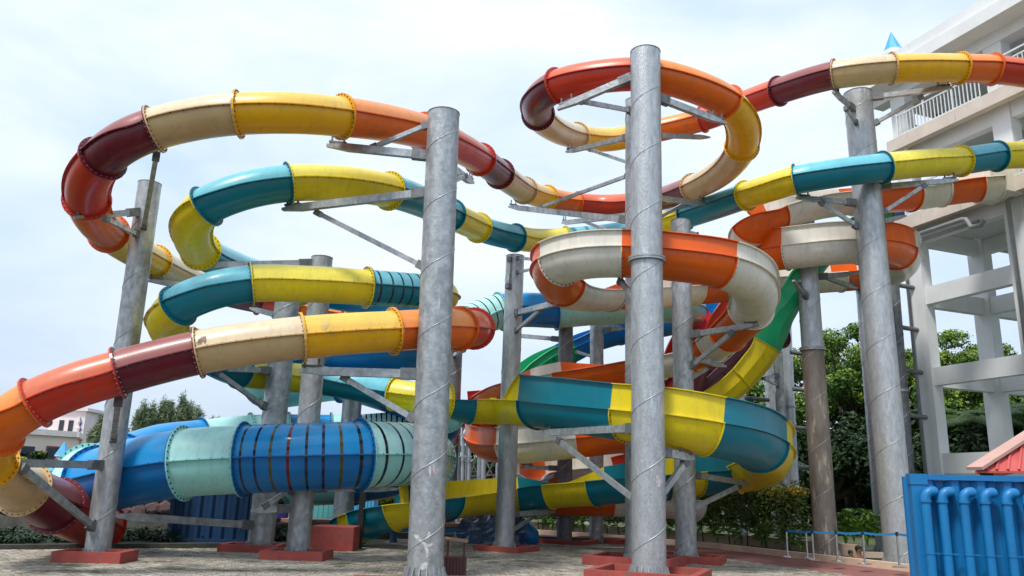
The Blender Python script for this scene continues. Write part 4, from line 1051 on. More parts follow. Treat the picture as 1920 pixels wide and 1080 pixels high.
# spire
sp = T0 + U * (-.3) + V * 1.4 + Zv * (ROOFZ + .95)
p_ = Y(1674, 97, sp.y); tz = p_.z
spo = empty('corner_spire', Vector((p_.x, p_.y, 0))); spo.parent = tower; spo.location = Vector((p_.x, p_.y, 0)) - T0
tag(spo, 'small white turret with pointed sky blue top')
mb = MB(); mb.lathe((p_.x, p_.y, tz), [(.30, -1.6), (.30, -.35), (.48, -.33), (.50, -.18), (.42, -.16), (.42, .0)], 8); mb.build('turret_wall', M['plaster'], spo)
mb = MB(); mb.lathe((p_.x, p_.y, tz), [(.40, .002), (.02, Y(1674, 61, p_.y).z - tz)], 8); mb.build('spire_cone', M['spire'], spo)
# drain pipes on the tower
dp = MB(); a = T0 - V * .42 - U * .2
dp.tube([a + Zv * 0, a + Zv * 11.6, a + Zv * 11.75 + U * .2, a + Zv * 11.75 + U * 3.4], .07, 8); dp.build('drain_pipe', M['pvc'], tower, smooth=True)
dp = MB(); a = T0 - V * .45 + U * BU
dp.tube([a + Zv * 0, a + Zv * 12.1, a + Zv * 12.3 + U * .3, a + Zv * 12.3 + U * 3], .08, 8); dp.build('drain_pipe', M['pvc'], tower, smooth=True)
dp = MB(); a = T0 - V * .62 + Zv * 11.95 - U * .5
dp.tube([a, a + U * 3.2, a + U * 3.35 + Zv * -.05, a + U * 3.5 - Zv * .4, a + U * 3.9 - Zv * .45, a + U * 4.05 - Zv * .3], [.09] * 6, 9); dp.build('drain_pipe', M['pvc'], tower, smooth=True)
# cream end box where the white and orange trough starts
mb = MB(); c = D(1856, 345, 28.4); mb.box(c, 1.3, 1.6, .9, (U, V, Zv)); o = mb.build('slide_entry_box', M['white']); tag(o, 'cream entry box of the white and orange trough on the balcony', 'entry box')
# banners and dark shade boards seen between columns
mb = MB(); mb.box(D(1672, 398, 33), 2.4, .25, 1.5); o = mb.build('navy_board', M['box_navy']); tag(o, 'navy blue board behind the big right column under the trough', 'board')
mb = MB(); p = Y(1690, 290, 33); mb.add([p + Vector((-.9, 0, -.7)), p + Vector((.35, 0, -.7)), p + Vector((.35, 0, .35)), p + Vector((-.9, .1, -.7)), p + Vector((.35, .1, -.7)), p + Vector((.35, .1, .35))], [(0, 1, 2), (5, 4, 3), (0, 3, 4, 1), (1, 4, 5, 2), (2, 5, 3, 0)])
o = mb.build('blue_canopy', M['box_navy']); tag(o, 'dark blue triangular canopy left of the tower pillar', 'canopy')
# brace pipes between columns
for x0, y0, x1, y1, yd, lab in ((1488, 660, 1502, 664, 33, 'highest short brace pipe left of the stained brown column'), (1492, 729, 1514, 733, 33, 'second brace pipe left of the stained brown column'),
        (1497, 802, 1518, 805, 33, 'third brace pipe left of the stained brown column'), (1503, 876, 1522, 877, 33, 'lowest brace pipe left of the stained brown column'), (1676, 532, 1712, 540, 31, 'highest brace pipe from the dark column to the tower'),
        (1685, 612, 1720, 619, 31, 'second brace pipe from the dark column to the tower'), (1692, 694, 1729, 699, 31, 'third brace pipe from the dark column to the tower'), (1700, 778, 1738, 783, 31, 'fourth brace pipe from the dark column to the tower'),
        (1402, 746, 1436, 750, 36, 'brace pipe low under the yellow chute')):
    mb = MB(); a, b_ = Y(x0 - 6, y0, yd), Y(x1 + (6 if yd != 31 else 3), y1, yd); mb.tube([a, b_], .09, 10); o = mb.build('brace_pipe', M['steel_dark'], smooth='auto'); tag(o, lab, 'brace pipe', 'brace pipes between the right-hand columns')

# ------------------------------------------------------------------ blue container with pipes and red roof
C0 = Y(1712, 1080, 9.4); C0.z = 0
CX = Vector((cos(R_(12)), -sin(R_(12)), 0)); CY = Vector((sin(R_(12)), cos(R_(12)), 0))
ctop = Y(1706, 888, 9.4).z
C0 = Vector((Y(1716, 1000, 9.4).x, 9.4, 0))
cont = empty('shipping_container', C0, 'bright blue corrugated container with a row of blue pipes, bottom right', 'container')
LW = 6.0
def cb(name, x0, x1, y0, y1, z0, z1, m='box_blue', par=None):
    mb = MB(); mb.box(C0 + CX * (x0 + x1) / 2 + CY * (y0 + y1) / 2 + Zv * (z0 + z1) / 2, abs(x1 - x0), abs(y1 - y0), z1 - z0, (CX, CY, Zv)); return mb.build(name, M[m], par or cont)
cb('corner_post', 0, .16, -.012, .16, .12, ctop - .12); cb('corner_casting', -.008, .175, -.022, .17, ctop - .118, ctop); cb('corner_casting', -.008, .175, -.022, .17, 0, .118)
mb = MB(); p = C0 + CX * .07 - CY * .024 + Zv * (ctop - .05); mb.lathe(p, [(.001, 0), (.03, 0)], 10, cap=False)
cb('top_rail', .178, LW, -.0, .10, ctop - .062, ctop - .003); cb('bottom_rail', .178, LW, -.0, .10, .02, .16)
mb = MB(); x = .165; pr = []
while x < LW:
    pr += [(x, .035), (x + .07, .035), (x + .13, .105), (x + .20, .105)]; x += .27
vs = [C0 + CX * a + CY * b_ + Zv * .15 for a, b_ in pr] + [C0 + CX * a + CY * b_ + Zv * (ctop - .064) for a, b_ in pr]; n = len(pr)
mb.add(vs, [(k, k + 1, n + k + 1, n + k) for k in range(n - 1)]); mb.build('corrugated_side', M['box_blue'], cont)
mb = MB(); pr = []; y = .165
while y < .5:
    pr += [(y, .03), (y + .07, .03), (y + .13, .09), (y + .20, .09)]; y += .27
vs = [C0 + CX * b_ + CY * a + Zv * .05 for a, b_ in pr] + [C0 + CX * b_ + CY * a + Zv * (ctop - .02) for a, b_ in pr]; n = len(pr)
mb.add(vs, [(k, k + 1, n + k + 1, n + k)[::-1] for k in range(n - 1)]); mb.build('corrugated_end', M['box_blue'], cont)
cb('container_lid', .1, LW, .11, .5, ctop - .05, ctop - .01)
def solve_tx(px):
    best = min(range(0, 4000), key=lambda i: abs(((C0 + CX * i * .001 - CY * .1 + Zv * 1.9 - CAM).dot(_r) / (C0 + CX * i * .001 - CY * .1 + Zv * 1.9 - CAM).dot(_f)) * FPX + 960 - px)); return best * .001
for k, px in enumerate((1733, 1764, 1804, 1843, 1884, 1924, 1965)):
    tx = solve_tx(px); r = .050
    mb = MB(); zt = ctop - .115
    a = C0 + CX * tx - CY * .10
    pts = [a + Zv * .2, a + Zv * (zt - .16)] + [a + CX * (.085 * (1 - cos(t))) + Zv * (zt - .16 + .085 * sin(t)) for t in (.4, .8, 1.2, 1.57)] + [a + CX * .11 + CY * .12 + Zv * (zt - .075)]
    mb.tube(pts[:2], r, 14); pp = mb.build('vent_pipe', M['box_blue'], cont, smooth='auto')
    mb = MB(); mb.tube([pts[1] - Zv * .02] + pts[2:], r * 1.12, 14); mb.build('pipe_elbow', M['box_blue'], pp, smooth='auto')
    mb = MB(); mb.tube([pts[1] - Zv * .035, pts[1] - Zv * .012], r * 1.25, 14); mb.tube([a + Zv * (ctop - .86), a + Zv * (ctop - .845)], r * 1.12, 14); mb.beam(a + Zv * (ctop - .852) - CX * .02, a + Zv * (ctop - .852) + CX * .15 + CY * .04, .012, .015); mb.build('pipe_collar', M['box_blue'], pp, smooth='auto')
# red roof behind the container
rr0 = empty('roadside_kiosk', Y(1900, 900, 13.0), 'red metal kiosk roof with pale pink ridge cap behind the container', 'kiosk'); tag(rr0, kind='thing')
E1 = Y(1828, 887, 13.0); E2 = Y(2120, 887, 13.0); PK = Y(2010, 770, 14.6)
mb = MB(); nn = 14
for k in range(nn):
    a = E1.lerp(E2, k / nn); b_ = E1.lerp(E2, (k + 1) / nn); ta, tb_ = min(1, k / nn / .62), min(1, (k + 1) / nn / .62)
    mid = (a + b_) / 2 + Zv * .035
    A2 = E1.lerp(PK, ta) if k / nn < .62 else PK.lerp(E2, (k / nn - .62) / .38); B2 = E1.lerp(PK, tb_) if (k + 1) / nn <= .62 else PK.lerp(E2, ((k + 1) / nn - .62) / .38)
    q = MB(); q.add([a, b_, B2, A2, a + Zv * .03, b_ + Zv * .03, B2 + Zv * .03, A2 + Zv * .03], [(3, 2, 1, 0), (4, 5, 6, 7), (0, 1, 5, 4), (1, 2, 6, 5), (2, 3, 7, 6), (3, 0, 4, 7)])
    q.beam(a + Zv * .04, A2 + Zv * .04, .035, .05); q.build('roof_sheet', M['roof_red'], rr0)
mb = MB(); mb.beam(E1 + Zv * .07, PK + Zv * .07, .26, .05); mb.build('ridge_cap', M['roof_cap'], rr0)
mb = MB(); mb.add([E1, PK, PK + Vector((.6, 2, -.9)), E1 + Vector((1.6, 2.2, 0))], [(0, 1, 2, 3)]); mb.build('roof_sheet', M['roof_red'], rr0)
for px in (1850, 1990):
    p = Y(px, 890, 13.4); q = MB(); q.beam((p.x, p.y, 0), (p.x, p.y, p.z + .05), .14, up=Vector((0, 1, 0))); q.build('kiosk_post', M['brown'], rr0)

# ------------------------------------------------------------------ belt barrier posts
prev = None
stn = [(1477, 991, 1045), (1514, 993, 1046), (1526, 994, 1050), (1571, 995, 1053), (1622, 996, 1058), (1687, 998, 1064), (1745, 1001, 1071)]
labs = ['leftmost steel barrier post on the path kerb', 'steel barrier post set back behind the stained brown column', 'steel barrier post just left of the stained brown column', 'steel barrier post just right of the stained brown column',
        'steel barrier post beside the seated people', 'steel barrier post in front of the big right column', 'steel barrier post hidden behind the blue container']
def bpost(i):
    px, ty, by = stn[i]; b_ = G(px, by, .20); r = empty('barrier_post', b_, labs[i], 'barrier post', 'belt barrier posts on the kerb')
    H = Y(px, ty, b_.y).z - b_.z
    q = MB(); q.lathe(b_, [(.17, 0), (.17, .015), (.05, .04), (.03, .05)], 20); q.build('weighted_base', M['chrome'], r, smooth='auto')
    q = MB(); q.lathe(b_, [(.026, .045), (.026, H - .09)], 14); q.build('post_tube', M['chrome'], r, smooth='auto')
    q = MB(); q.lathe(b_, [(.034, H - .09), (.034, H), (.02, H + .01)], 14); q.build('belt_head', M['black'], r, smooth='auto')
    return b_ + Zv * (H - .04), r
tops = [bpost(i) for i in range(len(stn))]
for a, b_ in ((0, 2), (2, 3), (3, 4), (4, 5), (5, 6)):
    p, q = tops[a][0], tops[b_][0]; mb = MB(); N = 8; vs = []
    d = (q - p).normalized(); nn = Vector((d.y, -d.x, 0)) * .002
    for k in range(N + 1):
        c = p.lerp(q, k / N) - Zv * .03 * sin(pi * k / N)
        vs += [c + Zv * .028 + nn, c - Zv * .028 + nn, c - Zv * .028 - nn, c + Zv * .028 - nn]
    mb.add(vs, [(4 * k + i, 4 * k + (i + 1) % 4, 4 * k + 4 + (i + 1) % 4, 4 * k + 4 + i) for k in range(N) for i in range(4)]); mb.build('blue_belt', M['tape'], tops[a][1])

# ------------------------------------------------------------------ litter bin
b_ = G(851, 1083); b_.y += .3; b_.z = 0
tb_ = empty('litter_bin', b_, 'brown slatted litter bin with a raised tilted lid by the nearest left column', 'litter bin')
bz = Y(851, 1045, b_.y).z; lz = Y(851, 1012, b_.y).z
q = MB(); q.box(b_ + Zv * bz / 2, .40, .36, bz - .02); q.build('bin_body', M['black'], tb_)
for fx in (-1, 1):
    for k in range(7):
        q = MB(); q.box(b_ + Vector((-.20 + .067 * k, fx * .19, bz / 2)), .048, .018, bz); q.build('slat', M['brown'], tb_)
        if k < 6: q = MB(); q.box(b_ + Vector((fx * .212, -.165 + .066 * k, bz / 2)), .018, .048, bz); q.build('slat', M['brown'], tb_)
q = MB(); q.box(b_ + Zv * (bz + .01), .46, .42, .03); q.build('bin_rim', M['brown'], tb_)
for i in (-1, 1):
    for j in (-1, 1): q = MB(); q.beam(b_ + Vector((i * .17, j * .15, bz)), b_ + Vector((i * .17, j * .15, lz - .02)), .03, up=Vector((0, 1, 0))); q.build('lid_support', M['brown'], tb_)
q = MB(); q.box(b_ + Zv * lz, .50, .46, .025, (Vector((1, 0, -.1)).normalized(), Vector((0, 1, .05)).normalized(), Vector((.1, 0, 1)).normalized())); q.build('bin_lid', M['brown_top'], tb_)

# ------------------------------------------------------------------ two people sitting on the sunken terrace
def skin_body(name, verts, edges, rad, m, parent):
    me = bpy.data.meshes.new(name); o_ = world_loc(parent); me.from_pydata([tuple(Vector(v) - o_) for v in verts], edges, [])
    o = bpy.data.objects.new(name, me); COL.objects.link(o); o.parent = parent
    sk = o.modifiers.new('s', 'SKIN'); ss = o.modifiers.new('d', 'SUBSURF'); ss.levels = 2; ss.render_levels = 2
    for i, r_ in enumerate(rad): me.skin_vertices[0].data[i].radius = (r_, r_)
    me.skin_vertices[0].data[0].use_root = True
    me.materials.append(m); return o
def sitter(px, py, yd, s, label, shirt):
    hd = Y(px, py, yd); root = empty('person', Vector((hd.x, hd.y, -.95)), label, 'person')
    H = lambda x, y, z: hd + Vector((x, y, z)) * s
    verts = [H(0, .05, -.75), H(0, .04, -.5), H(0, .03, -.28), H(0, .01, -.15), H(0, 0, -.02), H(0, 0, .06),
             H(-.17, .03, -.26), H(-.23, -.02, -.5), H(-.12, -.22, -.62), H(.17, .03, -.26), H(.23, -.02, -.5), H(.12, -.22, -.62),
             H(-.1, -.15, -.80), H(-.12, -.45, -.78), H(-.12, -.48, -1.2), H(.1, -.15, -.80), H(.12, -.45, -.78), H(.12, -.48, -1.2), H(-.12, -.62, -1.22), H(.12, -.62, -1.22)]
    edges = [(0, 1), (1, 2), (2, 3), (3, 4), (4, 5), (2, 6), (6, 7), (7, 8), (2, 9), (9, 10), (10, 11), (0, 12), (12, 13), (13, 14), (14, 18), (0, 15), (15, 16), (16, 17), (17, 19)]
    rad = [x * s for x in (.15, .14, .15, .055, .10, .085, .06, .045, .035, .06, .045, .035, .09, .07, .045, .09, .07, .045, .035, .035)]
    skin_body('body', verts, edges, rad, M['skin'], root)
    v2 = [H(0, .05, -.74), H(0, .04, -.5), H(0, .03, -.235), H(-.17, .03, -.26), H(-.215, 0, -.42), H(.17, .03, -.26), H(.215, 0, -.42)]
    skin_body('shirt', v2, [(0, 1), (1, 2), (2, 3), (3, 4), (2, 5), (5, 6)], [x * s for x in (.165, .158, .165, .075, .065, .075, .065)], shirt, root)
    q = MB(); q.lathe(H(0, .022, 0), [(r_ * s, z_ * s) for r_, z_ in ((.078, -.075), (.098, -.03), (.106, .02), (.102, .06), (.082, .10), (.045, .125), (.01, .132))], 18); q.build('hair', M['hair'], root, smooth=True)
    q = MB()
    for e_ in (-1, 1): q.box(H(e_ * .035, -.098, .0), .018 * s, .01 * s, .01 * s)
    q.build('eyes', M['hair'], root)
    q = MB(); q.taper(H(0, -.09, .01), H(0, -.125, -.03), .015 * s, .02 * s, .03 * s, .02 * s); q.build('nose', M['skin'], root)
sitter(1610, 1030, 25.5, .95, 'person with short black hair in a dark shirt sitting behind the low ledge', M['shirt'])
sitter(1595, 1037, 25.25, .68, 'small child with dark hair sitting left of the adult', M['shirt'])

# ------------------------------------------------------------------ left and middle background
# hotel
hb = Y(95, 930, 95); hb.z = 0; hx = Vector((1, .12, 0)).normalized()
HU = Vector((-.38, .92, 0)).normalized(); HV = Vector((-.62, -.72, 0)).normalized()
K = Y(124, 930, 92); K.z = 0
hotel = empty('hotel_building', K, 'cream hotel with rows of tall windows seen far behind the orange tube', 'building')
def hbx(name, a, b2, n_, dth, z0, z1, m, par=None, off=0.0):
    """box along direction n_ from a to b2 metres, depth dth behind the front"""
    mb = MB(); back = Vector((-n_.y, n_.x, 0)); back = back if back.dot(Vector((50, -92, 0))) < 0 else -back
    mb.box(K + n_ * (a + b2) / 2 + back * (dth / 2 + off) + Zv * (z0 + z1) / 2, abs(b2 - a), dth, z1 - z0, (n_, back, Zv)); return mb.build(name, M[m], par or hotel)
zt = Y(124, 811, 92).z
hbx('hotel_wall', 0, 19, HV, 8, 0, zt, 'hotel'); hbx('hotel_wall', 0.003, 34, HU, 8, 0, zt - .003, 'hotel', off=.004)
hbx('cornice', -.4, 19, HV, .5, zt - .5, zt + .1, 'hotel_white', off=-.4); hbx('cornice', -.38, 34, HU, .5, zt - .5, zt + .097, 'hotel_white', off=-.4)
hbx('string_course', -.2, 19, HV, .25, zt - 4.6, zt - 4.35, 'hotel_white', off=-.26); hbx('string_course', -.19, 34, HU, .25, zt - 4.6, zt - 4.353, 'hotel_white', off=-.26)
for fl in range(3):
    z0 = zt - 3.9 - fl * 4.0
    for k in range(7):
        a = 1.4 + k * 2.6
        f = hbx('window_frame', a - .12, a + 1.42, HV, .2, z0 - .12, z0 + 2.3, 'pink' if k % 2 == 0 else 'hotel_white', off=-.13); hbx('pane', a, a + 1.3, HV, .06, z0, z0 + 2.15, 'glass', f, off=-.17)
    for k in range(16):
        a = 1.0 + k * 1.9
        f = hbx('window_frame', a - .1, a + .95, HU, .2, z0 - .1, z0 + 2.6, 'hotel_white', off=-.13); hbx('pane', a, a + .85, HU, .06, z0, z0 + 2.45, 'glass', f, off=-.17)
for k in range(18):
    mb = MB(); mb.lathe(K + HU * (1.2 + k * 1.5) + Vector((HU.y, -HU.x, 0)) * .0 + Zv * (zt + .1), [(.12, 0), (.28, .5), (.1, .8), (.2, 1.2), (.03, 1.8)], 8); mb.build('roof_finial', M['violet'] if k % 2 else M['hotel_white'], hotel)
tw = Y(120, 930, 99); tw.z = 0; tzz = Y(120, 772, 99).z
mb = MB(); mb.box(tw + Zv * tzz / 2, 4.2, 4, tzz); tw_ = mb.build('hotel_turret', M['hotel_white'], hotel)
mb = MB(); mb.box(tw + Zv * (tzz + .15), 5.0, 4.8, .35); mb.build('tower_cornice', M['hotel_white'], hotel)
for k in (-1, 1):
    for z in (2.0, 5.4): mb = MB(); mb.box(tw + Vector((k * .55, -2.02, tzz - z)), .55, .1, 1.7); mb.build('window', M['glass'], hotel)
bp_ = Y(153, 930, 101); bz0, bz1 = Y(153, 800, 101).z, Y(153, 777, 101).z
mb = MB(); mb.box(Vector((bp_.x, 101, (bz0 + bz1) / 2)), 4.4 * 1.5, 1.5, bz1 - bz0); mb.build('roof_board', M['board'], hotel)
mb = MB(); mb.box(Vector((bp_.x + .5, 101.2, bz0 / 2)), 7.5, 1.5, bz0 - .01); mb.build('hotel_wall', M['hotel_white'], hotel)
# balconies on the street side
for k, (px, py) in enumerate(((52, 818), (47, 842))):
    p = Y(px, py, 90.5); mb = MB(); mb.box(p, 2.6, .8, 1.3); f = mb.build('balcony', M['glass'], hotel)
    mb = MB(); mb.box(p - Zv * .75, 2.9, 1.2, .25); mb.build('balcony_slab', M['hotel_white'], f)
# small turret with blue cone
p = Y(115, 868, 40); r = empty('garden_turret', Vector((p.x, p.y, 0)), 'small white and maroon turret with a pointed sky blue roof, left', 'turret')
z = p.z; mb = MB(); mb.lathe((p.x, p.y, 0), [(.30, 0), (.30, z - .35), (.36, z - .33), (.36, z - .25), (.28, z - .24), (.28, z + .28), (.36, z + .30), (.36, z + .36)], 8); mb.build('turret_wall', M['hotel_white'], r)
mb = MB(); mb.lathe((p.x, p.y, z + .362), [(.36, 0), (.01, Y(115, 828, 40).z - z - .36)], 8); mb.build('turret_cone', M['spire'], r)
for k in range(4):
    a = -pi / 2 + (k - 1.5) * .55; mb = MB(); mb.box(Vector((p.x + cos(a) * .28, p.y + sin(a) * .28, z)), .09, .09, .38); mb.build('arched_opening', M['pink'], r)
for px, yd, w_, lab in ((115, 36, 2.4, 'light blue sloping roof under the small turret'), (35, 38, 2.0, 'light blue roof edge beside the yellow tube')):
    a = Y(px, 893, yd); mb = MB(); mb.add([a + Vector((-w_ / 2, 0, 0)), a + Vector((w_ / 2, 0, -.15)), a + Vector((w_ / 2 - .3, 1.6, .35)), a + Vector((-w_ / 2, 1.6, .55)), a + Vector((-w_ / 2, 0, -.1)), a + Vector((w_ / 2, 0, -.25)), a + Vector((w_ / 2 - .3, 1.6, .25)), a + Vector((-w_ / 2, 1.6, .45))],
        [(0, 1, 2, 3), (7, 6, 5, 4), (0, 4, 5, 1), (1, 5, 6, 2), (2, 6, 7, 3), (3, 7, 4, 0)]); o = mb.build('blue_awning', M['spire']); tag(o, lab, 'awning', kind='thing')
# artificial rock wall, stone by stone; its added length stands in for shade
rw = empty('rock_wall', Y(75, 950, 30), 'dark plum artificial rock wall of irregular stones at far left, lengthened to stand in for dark shade', 'rock wall'); rw.location.z = 0; tag(rw, kind='thing')
wl = rw.location
for i in range(24):
    for j in range(4):
        c = Vector((wl.x - 3.2 + i * .46 + (.29 if j % 2 else 0), wl.y + random.uniform(-.1, .1), .3 + j * .5 + .1 * sin(i * 1.3)))
        n_ = random.randint(5, 7); ring_ = [(cos(2 * pi * k / n_ + .3) * random.uniform(.24, .33), sin(2 * pi * k / n_ + .3) * random.uniform(.22, .29)) for k in range(n_)]
        mb = MB(); vs = [c + Vector((x * 1.08, .15, z * 1.08)) for x, z in ring_] + [c + Vector((x, -.06, z)) for x, z in ring_] + [c + Vector((x * .55, -.13, z * .55)) for x, z in ring_]
        mb.add(vs, [(k, (k + 1) % n_, n_ + (k + 1) % n_, n_ + k) for k in range(n_)] + [(n_ + k, n_ + (k + 1) % n_, 2 * n_ + (k + 1) % n_, 2 * n_ + k) for k in range(n_)] + [tuple(range(2 * n_, 3 * n_))])
        mb.build('rock', M['rockwork'], rw)
mb = MB(); mb.box(wl + Vector((2.1, .55, .85)), 11.2, .8, 1.7); mb.build('rock_backing', M['black'], rw)
# low concrete basin behind the yard edge
mb = MB(); a = PE0 + Vector((0, 0, .1)); mb.beam(PE0 + (PE0 - PE1) * .6 + Vector((0, .12, .06)), PE1 + Vector((-1.5, .12, .06)), .22, .14); mb.build('basin_kerb', M['concrete'], kind='structure')
mb = MB(); mb.box(Vector((-15, 29.5, .15)), 17, .3, .6); mb.build('basin_back_wall', M['concrete'], kind='structure')
mb = MB(); q0, q1 = PE0 + (PE0 - PE1) * .6 + Vector((0, .35, .02)), PE1 + Vector((-1.5, .35, .02)); mb.add([q0, q1, (q1.x, 29.3, .02), (q0.x, 29.3, .02)], [(0, 1, 2, 3)]); mb.build('basin_shade_floor', mat('painted_basin_shade', (.018, .02, .014), (.012, .016, .008), rough=.9, scale=2, bump=.4), kind='structure')  # dark floor colour stands in for the shade under the slides
# dark blue container under the raft slide
def container(x0, x1, y, zt, m, label, name='storage_container'):
    r = empty(name, Vector((x0, y, 0)), label, 'container'); mb = MB(); pr = []; x = x0
    while x < x1: pr += [(x, 0), (x + .1, 0), (x + .17, .08), (x + .27, .08)]; x += .36
    vs = [(a, y + b2, .12) for a, b2 in pr] + [(a, y + b2, zt - .12) for a, b2 in pr]; n_ = len(pr); mb.add(vs, [(k, k + 1, n_ + k + 1, n_ + k) for k in range(n_ - 1)]); mb.build('corrugated_side', m, r)
    for z0, z1 in ((0, .13), (zt - .13, zt)): mb = MB(); mb.box(((x0 + x1) / 2, y + 1.2, (z0 + z1) / 2), x1 - x0 + .12, 2.5, z1 - z0); mb.build('frame_rail', m, r)
    for x in (x0, x1): mb = MB(); mb.box((x, y + .02, zt / 2), .14, .14, zt - .262); mb.build('corner_post', m, r); mb = MB(); mb.box((x, y + 1.2, zt / 2), .05, 2.2, zt - .27); mb.build('container_end', m, r)
    return r
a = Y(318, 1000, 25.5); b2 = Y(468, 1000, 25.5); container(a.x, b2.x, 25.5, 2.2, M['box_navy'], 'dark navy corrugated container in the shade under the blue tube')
# turquoise doors, blue panels, pool wall
r = empty('service_hut', Y(600, 990, 33), 'turquoise hut with plank doors above a light blue pool wall', 'hut'); L = r.location.copy(); r.location.z = 0
x0, x1 = Y(560, 950, 33).x, Y(626, 950, 33).x
for k in range(7):
    xx = x0 + (x1 - x0) * (k + .5) / 7; mb = MB(); mb.box((xx, 33 + .012 * (k % 2), 1.15), (x1 - x0) / 7 - .015, .1, 1.6); mb.build('door_plank', M['turq'], r)
mb = MB(); mb.box(((x0 + x1) / 2, 33.9, 1.2), x1 - x0 + .3, 1.5, 1.8); mb.build('hut_wall', M['turq'], r)
x0, x1 = Y(664, 950, 36).x, Y(702, 950, 36).x
r2 = empty('blue_shed', Vector((x0, 36, 0)), 'small sky blue ribbed shed behind the black post', 'shed')
for k in range(6):
    xx = x0 + (x1 - x0) * (k + .5) / 6; mb = MB(); mb.box((xx, 36, 1.2), (x1 - x0) / 6 - .02, .08, 2.0); mb.build('shed_panel', M['spire'], r2)
mb = MB(); mb.box(((x0 + x1) / 2, 36.6, 1.1), x1 - x0, .9, 1.9); mb.build('shed_wall', M['poolblue'], r2)
mb = MB(); mb.box((-5.6, 31, .22), 11.5, .3, .44); mb.build('pool_wall', M['poolblue'], kind='structure')
mb = MB(); mb.box((-5.6, 31.4, .51), 11.5, 1.2, .13); mb.build('pool_coping', M['pinkband'], kind='structure')
mb = MB(); mb.box((-1.5, 30.2, .12), 9, .5, .24); mb.build('yard_back_kerb', M['concrete'], kind='structure')
# red bench-like block and blue crate
q = MB(); q.box(Y(740, 990, 34.5), 1.7, .5, .35); o = q.build('red_bench', M['kerb_red']); tag(o, 'small red seat block beyond the yellow and teal trough end', 'bench')
r = empty('blue_crate', Y(523, 970, 30), 'bright blue plastic crate hanging behind the paired left columns', 'crate'); L = r.location.copy()
for dx, dy, sx, sy in ((0, -.2, .55, .03), (0, .2, .55, .03), (-.26, 0, .03, .37), (.26, 0, .03, .37)): q = MB(); q.box(L + Vector((dx, dy, .12)), sx, sy, .28); q.build('crate_side', M['violet'], r)
q = MB(); q.beam((L.x, L.y, 0), L, .12, up=Vector((0, 1, 0))); q.build('crate_stand', M['steel_dark'], r)
# ball machine like blue stand
p = G(737, 1020); r = empty('blue_stand', p, 'small blue pedestal with a white top at the pool edge', 'stand')
q = MB(); q.lathe(p, [(.18, 0), (.12, .1), (.12, .75), (.16, .8)], 12); q.build('pedestal', M['box_navy'], r, smooth='auto'); q = MB(); q.box(p + Zv * .92, .62, .4, .2); q.build('tray', M['rail_white'], r); q = MB(); q.box(p + Zv * .8, .7, .46, .05); q.build('tray_edge', M['box_blue'], r)
# black post carrying the trough end
p = G(672, 1032); q = MB(); q.beam((p.x, p.y, 0), Y(681, 922, p.y), .16, up=Vector((0, 1, 0))); o = q.build('black_post', M['black']); tag(o, 'square black post holding the low end of the yellow and teal trough', 'post')
# tarpaulin covered heap
p = G(925, 1020); r = empty('covered_heap', p, 'bulky heap under shiny dark blue plastic sheet behind the middle column', 'covered heap'); mb = MB(); N, Mm = 26, 10; vs = []
for i in range(Mm + 1):
    for k in range(N):
        a = 2 * pi * k / N; t = i / Mm * pi / 2; rx, ry, rz = 1.35, 1.0, .98
        jit = 1 + .10 * sin(5 * a + 3 * t) + .06 * sin(11 * a) + random.uniform(-.05, .05)
        vs.append(p + Vector((cos(a) * rx * cos(t) ** .6 * jit, sin(a) * ry * cos(t) ** .6 * jit, rz * sin(t) * jit)))
mb.add(vs, [(i * N + k, i * N + (k + 1) % N, (i + 1) * N + (k + 1) % N, (i + 1) * N + k) for i in range(Mm) for k in range(N)]); mb.build('plastic_sheet', M['tarp'], r)
q = MB(); c = G(985, 1022) + Zv * .3; q.tube([c + Vector((-.5, 0, .42)), c + Vector((-.1, 0, .25)), c + Vector((.15, 0, 0)), c + Vector((.18, 0, -.25))], [.28, .32, .34, .30], 14); o = q.build('blue_ride_tube', M['box_blue'], smooth=True); tag(o, 'curved blue inflatable ring leaning by the covered heap', 'inflatable ring')
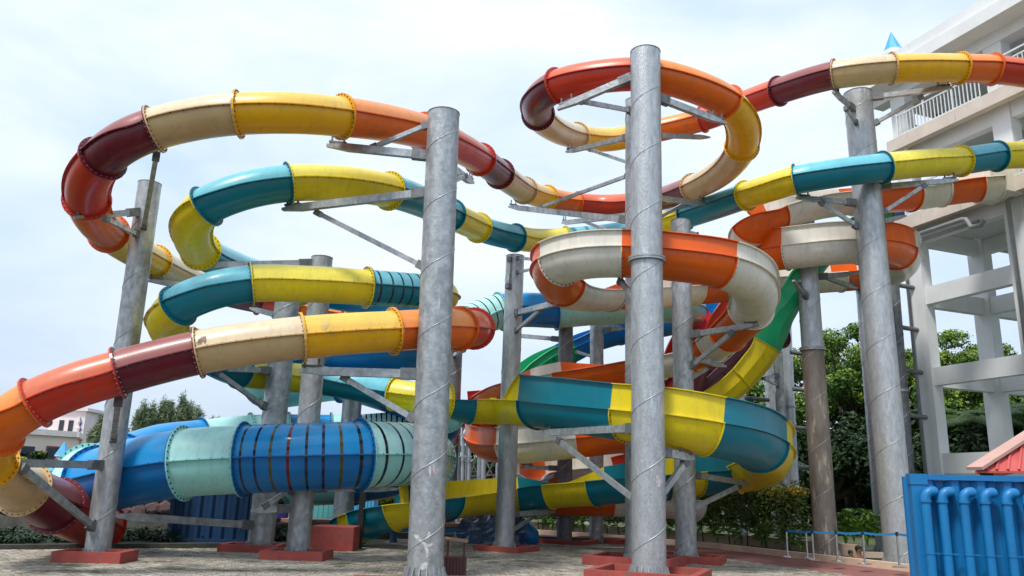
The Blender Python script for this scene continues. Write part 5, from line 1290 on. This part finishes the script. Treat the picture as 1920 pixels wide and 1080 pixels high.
# bundle of grey pipes with red caps and lattice stair
r = empty('pipe_tower', Y(880, 960, 38), 'bundle of tall grey pipes under a red hexagonal cap beside a lattice frame', 'pipe tower'); r.location.z = 0
for k, (px, tp) in enumerate(((853, 795), (861, 795), (869, 796), (877, 797), (881, 790), (900, 785), (908, 785), (935, 780), (943, 785))):
    a, t = Y(px - 3, 980, 38 + .4 * (k % 2)), Y(px, tp, 38 + .4 * (k % 2)); a.z = 0; q = MB(); q.tube([a, t], .085 if k < 5 else .11, 12); q.build('grey_pipe', M['pvc'] if False else M['steel_light'], r, smooth='auto')
for px, py, w_ in ((860, 788, .85), (882, 789, .8)):
    c = Y(px, py, 38.1); q = MB(); q.lathe(c, [(w_ * .5, -.3), (w_ * .62, -.05), (w_ * .62, .18), (w_ * .3, .30)], 6); q.build('red_cap', M['red'], r)
for y_ in (815, 856): q = MB(); q.beam(Y(851, y_, 37.8), Y(885, y_, 37.8), .05); q.build('pipe_strap', M['steel'], r)
for x0, y0, x1, y1 in ((880, 850, 897, 895), (897, 850, 880, 895), (910, 862, 928, 900), (928, 862, 910, 895), (878, 893, 928, 890), (880, 848, 905, 846)):
    q = MB(); q.beam(Y(x0, y0, 38.6), Y(x1, y1, 38.6), .05); q.build('lattice_bar', M['steel_light'], r)
for k in range(8): q = MB(); q.beam(Y(881 + k * 2.6, 815, 39), Y(881 + k * 2.6, 846, 39), .04, up=Vector((0, 1, 0))); q.build('stair_bar', M['steel'], r)
q = MB(); c = Y(921, 802, 40); q.box(c, 1.9, .5, 1.5); q.build('dark_screen', M['black'], r)
# low fence line behind the path
# red wall bit and slide catch frame beneath the trough (left of far pipe)
for px, py, yd, sx, sz, m_, nm, lab in ((1105, 862, 38, .9, 2.4, 'plaster', 'white_post', 'white post glimpsed between the troughs in the middle'),):
    c = Y(px, py, yd); q = MB(); q.box((c.x, yd, c.z / 2 + .4), sx * .5, .4, c.z + .8); o = q.build(nm, M[m_]); tag(o, lab, 'post')

# weeds added to darken the basin, standing in for shade under the slides
_w0, _w1 = PE0 + Vector((-3, 1.3, 0)), PE1 + Vector((-2.5, 1.2, 0)); cs = []; rs = []
for k in range(60):
    p = _w0.lerp(_w1, k / 59) + Vector((random.uniform(-.4, .4), random.uniform(0, 4.0), .12)); cs.append(p); rs.append((.5, .5, random.uniform(.12, .34)))
tag(leaves('basin_shade_weeds', cs, rs, 9000, .10, M['dark_leaf'], aspect=.3, shell=.1), 'dark weeds added in place of shade in the basin behind the paved yard', 'weeds', kind='stuff')
